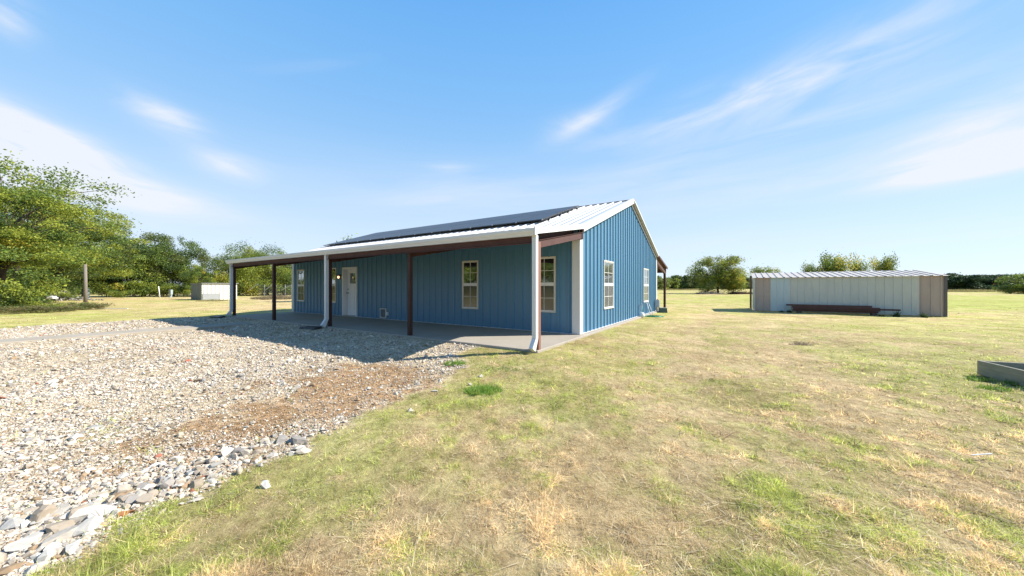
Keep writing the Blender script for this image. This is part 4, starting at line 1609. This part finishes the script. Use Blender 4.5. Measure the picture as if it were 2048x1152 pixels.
# far tree line
tM = tree_data(13, 9.5, 7.0, 0.2, 9000, 0.85, [(MID, 4), (DEEP, 3), (BLU, 3), (OLIVE, 2)], 60, 0.6, 0.25, lump=0.35, fill=0.3, skirt=0.3)
tN = tree_data(14, 9.5, 6.0, 0.2, 9000, 0.75, [(OLIVE, 4), (LIME, 2), (MID, 3)], 60, 0.6, 0.25, lump=0.35, fill=0.3, skirt=0.3)
rngp = np.random.default_rng(5)
i = 0
for px in list(range(1296, 1620, 13)):
    Yd = 230 if px > 1352 else 150 + (px - 1296) * 1.2
    x, y = at(px + rngp.uniform(-4, 4), Yd * rngp.uniform(.93, 1.07))
    s_ = rngp.uniform(.8, 1.1) * (Yd / 230) ** 0.5
    near_ = px < 1345
    plant_tree('tree', tN if near_ else tM, x, y, 'yellow-green tree in the distant line just right of the rear porch' if near_ else 'hazy dark green tree in the distant line across the field',
               'nearer end of the distant tree line' if near_ else 'distant tree line', i * 1.7, s_, sz=s_ * (.92 if not near_ else .95))
    i += 1
for px in list(range(-260, 200, 60)):
    x, y = at(px, 60 * rngp.uniform(.95, 1.1))
    plant_tree('tree', tE, x, y, 'dark tree seen through gaps at the back of the left boundary', 'trees at the back of the left boundary', i * 1.7, 1.1, sz=.85)
    i += 1
# trees beside the photographer, outside the frame, seen in the window glass
for k, (x, y) in enumerate([(-32, -8), (-27, -16), (-38, -2), (-20, -24), (-44, 6), (-34, -26), (-54, 9), (-52, 17), (-50, -1)]):
    plant_tree('tree', tD if k % 2 else tE, x, y, 'tree standing off to the side of the yard, mirrored in the porch windows', 'trees mirrored in the windows', k * 2.0, 1.15)

# shrubs below the left trees
tS = tree_data(15, 1.35, 1.25, 0.05, 5200, 0.085, [(MID, 3), (LIME, 3), (DEEP, 2)], 40, 0.7, 0.03, lump=0.4, fill=0.4)
tS2 = tree_data(16, 1.0, 1.2, 0.02, 4200, 0.075, [(OLIVE, 4), ((0.20, 0.135, 0.075), 3), (DEEP, 1.5)], 40, 0.6, 0.02, lump=0.4, fill=0.4)
for (px, py, dd, sc_, sz_, lab) in [
        (15, 624, tS, 1.2, 1.45, 'dark leafy shrub at the foot of the left tree'), (75, 622, tS, .8, .5, 'bright green shrub in front of the rock pile'),
        (60, 626, tS2, .8, .45, 'brown dry brush in front of the bright green shrub'), (120, 624, tS2, .8, .4, 'low dry brush below the rock pile'),
        (150, 619, tS, .65, .38, 'green shrub right below the rock pile'), (178, 620, tS2, .8, .5, 'dark olive shrub at the foot of the utility pole'),
        (-20, 627, tS2, .9, .5, 'brown brush cut by the left edge of the photo'), (0, 612, tS, 1.9, 2.3, 'tall dark shrub behind the left tree trunk'),
        (137, 601, tS, .7, .7, 'dark bush on the right side of the rock pile'), (38, 603, tS, 1.3, 1.9, 'tall green bush left of the rock pile')]:
    x, y = gp(px, py)
    plant_tree('shrub', dd, x, y, lab, 'shrubs below the left trees', px * 0.1, sc_, 'shrub', sz=sz_)
for (px, Y_, sc_, lab) in [(242, 42, .7, 'pale tall grass clump between the pole and the marker'), (298, 48, 1.4, 'green bush just left of the leaning white marker'), (327, 49, 1.1, 'green bush between the white marker and the pedestal'),
                           (367, 50, 1.3, 'green bush right of the pedestal'), (492, 54, 1.6, 'green bush at the tree foot left of the second porch post'), (565, 56, 1.8, 'pale green bush behind the wire fence brace'), (268, 47, 1.5, 'dark bush at the foot of the mid-green tree'), (212, 45, 1.5, 'dark bush right of the utility pole'), (450, 58, 2, 'bush behind the white shed'), (480, 60, 2.2, 'bush beside the wire fence post')]:
    x, y = at(px, Y_)
    plant_tree('shrub', tS, x, y, lab, 'shrubs along the tree line', px * .3, sc_ * 1.15, 'shrub')

# ------------------------------------------------------------------ long shed on the right
M['tan'] = mat('tan_sheet', (0.42, 0.325, 0.27), 0.55, 0, 0.4, [(2, 0.4, 5, (0.8, 0.78, 0.76), (1, 1, .4))])
M['pale'] = mat('pale_blue_sheet', (0.46, 0.52, 0.52), 0.5, 0, 0.4, [(2, 0.3, 5, (0.85, 0.86, 0.86), (1, 1, .4))])
M['offw'] = mat('off_white_sheet', (0.52, 0.51, 0.45), 0.5, 0, 0.4, [(2, 0.35, 5, (0.84, 0.85, 0.84), (1, 1, .4)), (20, 0.3, 4, (0.85, 0.85, 0.83), (1, 1, .1))])
M['shedroof'] = mat('weathered_roof_sheet', (0.47, 0.42, 0.37), 0.5, 0.0, 0.4, [(2, 0.5, 6, (0.78, 0.74, 0.7), (.3, 1, 1)), (18, 0.3, 4, (0.8, 0.78, 0.75), ONE)])
fx0, fy0 = gp(1508.6, 621.5)
fx1, fy1 = gp(1892, 633.6)
SHL = math.hypot(fx1 - fx0, fy1 - fy0)
shr = math.atan2(fy1 - fy0, fx1 - fx0)
shed = empty('long_shed', (fx0, fy0, 0), shr, 'long low metal shed with white and tan panels and a sloping ribbed roof', 'shed')
SH0, SH1, SHD = 1.90, 2.25, 3.0
pitch = SHL / 24.0


def shedpos(px):
    r_ = (px - 1024) / F
    dx, dy = math.cos(shr), math.sin(shr)
    return (r_ * fy0 - fx0) / (dx - r_ * dy)


cuts = [0, shedpos(1541), shedpos(1579), shedpos(1838), SHL]
sm = lambda a, o, z: (a, -o, z)
for k, (mm_, nm) in enumerate([('tan', 'tan wall sheet at the left end'), ('pale', 'pale blue wall sheet'), ('offw', 'long off-white wall sheet'), ('tan', 'tan wall sheet at the right end')]):
    pr = ribbed_wall(cuts[k] + 0.001, cuts[k + 1], 0.02, lambda a: SH0, [], pitch, 0.0, sm, hgt=0.022 + 0.002 * (k % 2))
    props(pr.build('wall_sheet', M[mm_], shed, recalc=False), nm)
ribbed_wall(0, SHD, 0.02, lambda a: SH0 + (SH1 - SH0) * a / SHD, [], 0.30, 0, lambda a, o, z: (-o, a, z), hgt=0.022).build('wall_sheet', M['offw'], shed, recalc=False)
ribbed_wall(0, SHD, 0.02, lambda a: SH0 + (SH1 - SH0) * a / SHD, [], 0.30, 0, lambda a, o, z: (SHL + o, a, z), hgt=0.022).build('wall_sheet', M['offw'], shed, recalc=False)
t = MB()
t.box(SHL - 0.07, SHL + 0.035, -0.035, 0.06, 0.0, SH0)
t.build('corner_trim', mat('dark_tan_trim', (0.10, 0.085, 0.085), 0.5), shed)
t = MB()
t.box(-0.035, 0.03, -0.035, 0.10, 0.0, SH0)
t.build('corner_trim', M['offw'], shed)
rr_ = MB()
prof = rib_profile(pitch, 0.036, 0.075, 0.04, minor=False)
pts = [(-0.09, 0)]
for k in range(24):
    pts += [(k * pitch + p, h) for p, h in prof]
pts.append((SHL + 0.09, 0))


def srz(y):
    return SH0 + 0.015 + (SH1 - SH0) * y / SHD


for (p, hp), (q, hq) in zip(pts[:-1], pts[1:]):
    if q <= p:
        continue
    rr_.quad((p, -0.12, srz(-0.12) + hp), (q, -0.12, srz(-0.12) + hq), (q, SHD + .1, srz(SHD + .1) + hq), (p, SHD + .1, srz(SHD + .1) + hp))
rr_.build('roof', M['shedroof'], shed, recalc=False)
# wood post and bundle at the left rear
t = MB()
t.box(-0.16, -0.05, 3.05, 3.15, 0, 2.1)
t.build('wooden_post', mat('weathered_timber', (0.18, 0.13, 0.09), 0.85, noise=[(5, .5, 5, (.6, .6, .6), (1, 1, .2))]), shed)
# steel purlins leaning in a stack against the shed front
M['purlin'] = mat('brown_steel', (0.105, 0.040, 0.030), 0.6, 0, 0.4, [(3, 0.6, 5, (0.6, 0.55, 0.5), ONE)])
stx0, stx1 = shedpos(1571), shedpos(1738)


def shed_w(x, y, z):
    return (fx0 + x * math.cos(shr) - y * math.sin(shr), fy0 + x * math.sin(shr) + y * math.cos(shr), z)


specs = [(0.0, 3.35, -0.20, 0.40), (0.05, 3.32, -0.32, 0.40), (0.28, 3.62, -0.22, 0.31), (0.24, 3.60, -0.34, 0.31), (0.30, 3.58, -0.24, 0.22), (0.34, 3.60, -0.36, 0.22), (0.26, 3.55, -0.28, 0.13), (2.5, 4.28, -0.26, 0.315 - .09 + .045)]
labs = ['topmost back', 'topmost front', 'upper middle back', 'upper middle front', 'lower middle back', 'lower middle front', 'bottom', 'longest, sticking out at the right end']
for k, (a, b, yy, zz) in enumerate(specs):
    t = MB()
    x0, x1 = stx0 + a, stx0 + b
    yy2 = yy - 0.10 * (k == 7) - 0.04
    zt = zz
    t.box(x0, x1, yy2 - 0.05, yy2 - 0.042, zt - 0.04, zt + 0.04)
    t.box(x0, x1, yy2 - 0.042, yy2 + 0.045, zt + 0.032, zt + 0.04)
    t.box(x0, x1, yy2 - 0.042, yy2 + 0.045, zt - 0.04, zt - 0.032)
    o = t.build('steel_beam', M['purlin'], None, bevel=0.002)
    o.location = (fx0, fy0, 0)
    o.rotation_euler = (0, 0, shr)
    props(o, 'red-brown steel channel in the stack before the long shed, the ' + labs[k] + ' one', 'beam', 'steel channels stacked before the shed')
for k, xb in enumerate((0.45, 3.3)):
    t = MB()
    t.box(stx0 + xb, stx0 + xb + 0.2, -0.46, -0.16, -0.02, 0.085)
    o = t.build('wooden_block', mat('old_timber_%d' % k, (0.10, 0.07, 0.05), 0.9), None, bevel=0.006)
    o.location = (fx0, fy0, 0)
    o.rotation_euler = (0, 0, shr)
    props(o, ['dark timber block under the left end of the steel stack', 'dark timber block under the right end of the steel stack'][k], 'block')

# ------------------------------------------------------------------ small white shed on the left
M['shedw'] = mat('white_sheet', (0.62, 0.59, 0.52), 0.6, 0, 0.4, [(2, 0.3, 5, (0.85, 0.83, 0.8), (1, 1, .4))])
M['shedg'] = mat('grey_sheet', (0.26, 0.27, 0.28), 0.5, 0.3, 0.4, [(3, 0.6, 5, (0.6, 0.65, 0.7), (1, 1, .2))])
sx, sy = gp(403.5, 600.5)
ws = empty('small_shed', (sx, sy, 0), HR, 'small white metal shed with a dark grey left face, beyond the porch', 'shed')
ribbed_wall(-3.2, 0, -0.1, lambda a: 1.72, [], 0.30, 0.0, mf, hgt=0.03).build('wall_sheet', M['shedg'], ws, recalc=False)
ribbed_wall(0, 3.0, -0.05, lambda a: 1.72, [], 0.33, 0.0, mg, hgt=0.035).build('wall_sheet', M['shedw'], ws, recalc=False)
ribbed_wall(-3.2, 0, -0.1, lambda a: 1.72, [], 0.30, 0.0, lambda a, o, z: (a, 3.0 + o, z), hgt=0.03).build('wall_sheet', M['shedg'], ws, recalc=False)
t = MB()
t.hexa([(-3.3, -0.06, 1.70), (0.16, -0.06, 1.74), (0.16, 3.1, 1.74), (-3.3, 3.1, 1.70), (-3.3, -0.06, 1.745), (0.16, -0.06, 1.785), (0.16, 3.1, 1.785), (-3.3, 3.1, 1.745)])
t.build('roof', M['galv'], ws)
t = MB()
t.box(0.04, 0.06, 0.06, 1.42, -0.05, 0.68)
t.build('kick_panel', M['galv'], ws)

# ------------------------------------------------------------------ yard things
# utility pole with a meter pedestal behind
M['pole'] = mat('weathered_pole', (0.20, 0.175, 0.145), 0.9, 0, 0.2, [(5, .5, 5, (.65, .62, .6), (1, 1, .15))], (40, .3, .01))
x, y = gp(171, 604.5)
t = MB()
t.tube([(0, 0, -0.1), (0.0, 0, 1.5), (-0.03, 0, 3.4)], [0.135, 0.12, 0.105], 12)
o = t.build('utility_pole', M['pole'], None, smooth=True)
o.location = (x, y, 0)
props(o, 'weathered grey wooden pole standing among the left trees', 'pole')
M['pedestal'] = mat('grey_green_metal', (0.30, 0.36, 0.36), 0.5, 0, 0.4)
x, y = at(171, 37)
pd = empty('electric_cabinet', (x, y, 0), -0.4, 'grey-green electric cabinet half hidden behind the wooden pole', 'cabinet')
t = MB()
t.box(-0.33, 0.33, -0.2, 0.2, 0.0, 1.15)
t.build('body', M['pedestal'], pd, bevel=0.02)
t = MB()
t.box(-0.36, 0.36, -0.23, 0.23, 1.152, 1.20)
t.build('lid', M['pedestal'], pd, bevel=0.01)
t = MB()
t.box(-0.26, 0.26, -0.222, -0.202, 0.12, 1.05)
t.build('door', M['pedestal'], pd, bevel=0.004)
x, y = at(341.5, 44)
pd = empty('meter_pedestal', (x, y, 0), -0.3, 'small pale grey meter box on two legs by the tree line', 'meter box')
t = MB()
t.box(-0.21, 0.21, -0.12, 0.12, 0.38, 1.02)
t.build('body', M['pedestal'], pd, bevel=0.02)
for sx_ in (-0.14, 0.14):
    t = MB()
    t.box(sx_ - 0.035, sx_ + 0.035, -0.05, 0.05, -0.05, 0.378)
    t.build('leg', M['pedestal'], pd)
t = MB()
t.tube([(0, -0.12, 0.8), (0, -0.2, 0.8)], 0.09, 12)
t.build('meter', M['glass'], pd)
x, y = at(319, 42)
t = MB()
t.tube([(0.06, 0, -0.1), (-0.12, 0, 1.45)], 0.05, 8)
o = t.build('marker_post', M['white'], None, smooth=True)
o.location = (x, y, 0)
props(o, 'thin white marker post leaning left in front of the tree line', 'post')
x, y = gp(200, 619)
t = MB()
t.bar((0, 0, 0.06), (1.4, 0.15, 0.05), 0.09, 0.03)
o = t.build('plank', M['white'], None)
o.location = (x, y, 0)
o.rotation_euler = (0, 0, 0.1)
props(o, 'white board lying flat in the grass right of the shrubs', 'board')
# rock pile between the shrubs
rngk = np.random.default_rng(9)
n = 420
ca_, cb_ = at(118, 35)
X = rngk.normal(0, 1.5, n)
Y = rngk.normal(0, 0.7, n)
Zp = np.maximum(0, 1.05 * np.exp(-(X / 1.5) ** 2 - (Y / 0.9) ** 2)) * rngk.uniform(.6, 1, n)
S = rngk.uniform(0.14, 0.36, n)
V0, F0 = ico(1)
parts = []
for i in range(n):
    parts.append(chunk(rngk, V0) * S[i] / 2 + np.array([X[i], Y[i], Zp[i] + S[i] * .15]))
V = np.concatenate(parts)
Fc = np.concatenate([F0 + i * len(V0) for i in range(n)])
colr = np.repeat(np.array([0.25, 0.235, 0.215]) * rngk.uniform(.6, 1.4, (n, 1)), len(V0), 0)
o = link('rock_pile', fastmesh('rock_pile', V, Fc, colr), M['stone'])
o.location = (ca_, cb_, 0)
props(o, 'heap of grey rubble between the shrubs under the left trees', 'rock pile', kind='stuff')
x, y = at(103, 33)
t = MB()
t.hexa([(-.42, -.2, .25), (.42, -.2, .22), (.42, .3, .28), (-.42, .3, .3), (-.2, -.1, .52), (.3, -.1, .48), (.25, .2, .45), (-.2, .2, .55)])
o = t.build('sheet', M['white'], None, bevel=.05)
o.location = (x, y, 0)
props(o, 'crumpled white sheet lying in front of the rock heap', 'sheet')

# wire fence behind the porch
fence = empty('wire_fence', (0, 0, 0), 0, 'galvanised wire fence with slanting braces behind the left end of the porch', 'fence')
FY = 50.0


def fp(px, py, Y=FY):
    return Vector(((px - 1024) / F * Y, Y, CAMH + (HY - py) / F * Y))


for px in (472, 529, 551.5, 571, 583, 610, 640):
    t = MB()
    a = fp(px, 569)
    t.tube([(a.x, a.y, -0.1), (a.x, a.y, 1.72 if px != 472 else 1.6)], 0.075 if px in (472, 551.5) else 0.04, 8)
    t.build('post', M['galv'], fence)
for (p0, p1) in (((529, 581.5), (544, 569.5)), ((497, 581), (516, 568)), ((563, 580), (581, 570.3))):
    t = MB()
    t.tube([fp(*p0), fp(*p1)], 0.05, 6)
    t.build('brace', M['galv'], fence)
t = MB()
xa, xb = fp(516, 0).x, fp(640, 0).x
for k in range(12):
    t.tube([(xa, FY + .03, 0.1 + k * .14), (xb, FY + .03, 0.1 + k * .14)], 0.006, 3, cap=False)
k = xa
while k < xb:
    t.tube([(k, FY + .03, 0.05), (k, FY + .03, 1.68)], 0.006, 3, cap=False)
    k += 0.2
t.build('wire_mesh', M['galv'], fence, recalc=False)

# dry grass mound behind the porch, brush pile by the willow, hay wisps
DRY0, DRY1 = (0.17, 0.125, 0.07), (0.34, 0.27, 0.15)
x, y = gp(560, 598)
o = clump('dry_grass_mound', 'mound of dry brown grass behind the open end of the porch', x - .3, y, 2.6, 4200, 0.75, DRY0, DRY1, 61, width=0.05, tilt=0.6, cat='grass mound')
x, y = gp(1418, 588)
clump('brush_pile', 'grey pile of cut branches at the foot of the willow-like tree', x, y, 2.6, 1500, 1.3, (0.20, 0.16, 0.13), (0.34, 0.29, 0.25), 62, width=0.06, tilt=1.1, cat='brush pile')
x, y = gp(1478, 588)
clump('brush_pile', 'dark low brush heap right of the willow-like tree', x + .5, y, 2.4, 1500, 1.2, (0.06, 0.035, 0.03), (0.12, 0.07, 0.05), 63, width=0.08, tilt=1.0, cat='brush pile')
x, y = gp(1598, 684)
clump('hay_wisp', 'flat wisp of cut brown hay on the lawn in front of the long shed', x, y, 0.42, 1600, 0.12, DRY0, (0.30, 0.22, 0.15), 64, width=0.012, tilt=1.35, cat='hay')
for i, (px, r_) in enumerate([(1905, 5), (1935, 6), (1965, 6), (1995, 5), (2025, 6), (1340, 8), (1380, 8)]):
    x, y = at(px, 95 if px > 1800 else 140)
    clump('tall_grass', 'strip of tall dry grass along the edge of the field before the trees', x, y, r_, 2600, 1.0, (0.22, 0.19, 0.07), (0.34, 0.29, 0.13), 70 + i, 'tall grass strips', width=0.14, tilt=0.5, cat='grass')
for i, (px, py, h_) in enumerate([(1787, 633, .45), (1842, 634, .42), (1757, 632, .2), (1575, 624, .25), (1560, 624, .2)]):
    x, y = gp(px, py)
    clump('weed', ['tall dark weed growing against the off-white shed wall', 'dark weed where the white and tan shed panels meet', 'small weed at the right end of the steel stack', 'small weed left of the steel stack', 'low weed under the pale blue shed panel'][i],
          x, y - .12, 0.12, 90, h_, (0.03, 0.06, 0.02), (0.08, 0.12, 0.03), 90 + i, width=0.03, tilt=0.35)
x, y = gp(430, 602)
clump('tall_grass', 'yellow grass clump along the foot of the small white shed', x, y - .3, 1.3, 2500, 0.35, (0.26, 0.23, 0.08), (0.42, 0.36, 0.17), 97, width=0.02, tilt=0.6, cat='grass')

x, y = gp(1965, 920)
t = MB()
t.bar((-0.09, 0, 0.04), (0.09, 0.01, 0.045), 0.008, 0.006)
o = t.build('stick', M['white'], None)
o.location = (x, y, 0)
props(o, 'short thin white stick lying in the grass below the raised bed', 'stick')

# raised bed
bx0, by0 = gp(1954, 746)
th = math.atan2(-0.69, -0.27)
bed = empty('raised_bed', (bx0, by0, 0), th, 'grey weathered timber raised garden bed cut by the right edge', 'garden bed')
M['board'] = mat('grey_board', (0.33, 0.30, 0.22), 0.85, 0, 0.25, [(2.5, .55, 6, (.62, .66, .6), (1, 1, 5)), (30, .5, 4, (.6, .6, .58), (.12, 1, 2))], (50, .3, .004))
BL, BW, BHh, BT_ = 2.4, 1.25, 0.205, 0.040
# local x runs along the board towards the camera, local y across
for (x0, x1, y0, y1) in ((0, BL, 0, BT_), (0.0, BT_, BT_ + .001, BW - BT_ - .001), (0, BL, BW - BT_, BW), (BL - BT_, BL, BT_ + .001, BW - BT_ - .001)):
    t = MB()
    t.box(x0, x1, y0, y1, -0.02, BHh)
    t.build('board', M['board'], bed, bevel=0.004)
t = MB()
t.box(BT_, BL - BT_, BT_, BW - BT_, -0.02, 0.09)
t.build('soil', mat('bed_soil', (0.07, 0.055, 0.04), 0.95, 0, .1, [(8, .6, 5, (.5, .5, .5), ONE)], (20, .8, .03)), bed)
rb_ = Matrix.Rotation(th, 2)
for i, (lx_, ly_) in enumerate([(0.5, 0.35), (0.3, 0.8), (0.9, 0.3)]):
    v_ = rb_ @ Vector((lx_, ly_))
    o = clump('garden_plant', ['green plant growing inside the raised bed near its corner', 'plant at the back of the raised bed', 'leafy plant inside the raised bed close to the front board'][i],
              bx0 + v_.x, by0 + v_.y, 0.15, 120, 0.22, (0.10, 0.20, 0.03), (0.30, 0.40, 0.07), 110 + i, width=0.03, tilt=0.7, cat='plant')
    o.location.z = 0.09

# green utility box and coiled hose by the gable
gx, gy = gp(1326, 627.5)
ub = empty('utility_box', (gx, gy, 0), HR + 0.3, 'dark green utility box in the grass at the far end of the gable wall', 'utility box')
M['gbox'] = mat('dark_green_plastic', (0.055, 0.085, 0.070), 0.5)
t = MB()
t.hexa([(-.20, -.2, -.02), (.20, -.2, -.02), (.20, .2, -.02), (-.20, .2, -.02), (-.165, -.165, .28), (.165, -.165, .28), (.165, .165, .28), (-.165, .165, .28)])
t.build('body', M['gbox'], ub, bevel=0.008)
t = MB()
t.box(-.175, .175, -.175, .175, .282, .315)
t.build('lid', mat('grey_green_plastic', (0.16, 0.21, 0.18), 0.5), ub, bevel=0.006)
hx0, hy0 = gp(1306, 636)
t = MB()
rngh = np.random.default_rng(3)
pts = []
for i in range(150):
    a = i * 0.32
    r_ = 0.30 + 0.05 * math.sin(i * .21) + rngh.normal(0, .008)
    pts.append((math.cos(a) * r_ * 1.25, math.sin(a) * r_, 0.045 + 0.02 * (i % 19) / 19 + 0.0003 * i))
hw_ = Vector(hw(0.14, 6.9)) - Vector((hx0, hy0))
pts += [(hw_.x * .4 + .1, hw_.y * .4 + .1, 0.06), (hw_.x * .8, hw_.y * .8, 0.1), (hw_.x * .98, hw_.y * .98, 0.3), (hw_.x, hw_.y, 0.50)]
t.tube(pts, 0.012, 6)
o = t.build('garden_hose', mat('green_hose', (0.03, 0.24, 0.11), 0.4), None, smooth=True)
o.location = (hx0, hy0, 0.0)
props(o, 'green garden hose coiled in the grass and running to the spigot', 'hose')
for k, (ya, yb) in enumerate(((8.15, 8.00), (8.5, 8.62))):
    a = hw(0.075, ya)
    b = hw(0.28, yb)
    t = MB()
    t.tube([(a[0], a[1], 0.66), (b[0], b[1], 0.04)], 0.014, 6)
    o = t.build('white_rod', M['white'], None, smooth=True)
    props(o, ['thin white rod leaning on the gable wall under the far window, nearer the spigot', 'thin white rod leaning on the gable wall under the far window, nearer the utility box'][k], 'rod')
a = hw(0.17, 6.72)
t = MB()
t.tube([(a[0], a[1], 0.11), (a[0], a[1], 0.14), (a[0], a[1], 0.27), (a[0], a[1], 0.29)], [0.10, 0.11, 0.085, 0.05], 14)
o = t.build('bucket', M['white'], None, smooth=True)
props(o, 'small white upturned bucket on the slab below the spigot', 'bucket')
# black splash pads under two downspouts
for k, (hx_, hy_) in enumerate(((-7.75, -2.95), (-15.2, -3.05))):
    wx_, wy_ = hw(hx_, hy_)
    t = MB()
    t.hexa([(-.36, -.16, 0.05), (.36, -.16, 0.05), (.36, .12, 0.07), (-.36, .12, 0.05), (-.34, -.14, 0.10), (.34, -.14, 0.10), (.34, .10, 0.13), (-.34, .10, 0.11)])
    o = t.build('drain_mat', M['dark'], None, bevel=0.01)
    o.location = (wx_, wy_, 0.02)
    o.rotation_euler = (0, 0, HR + .15)
    props(o, ['black rubber mat in the gravel under the middle downspout', 'black rubber mat under the far left downspout'][k], 'mat')
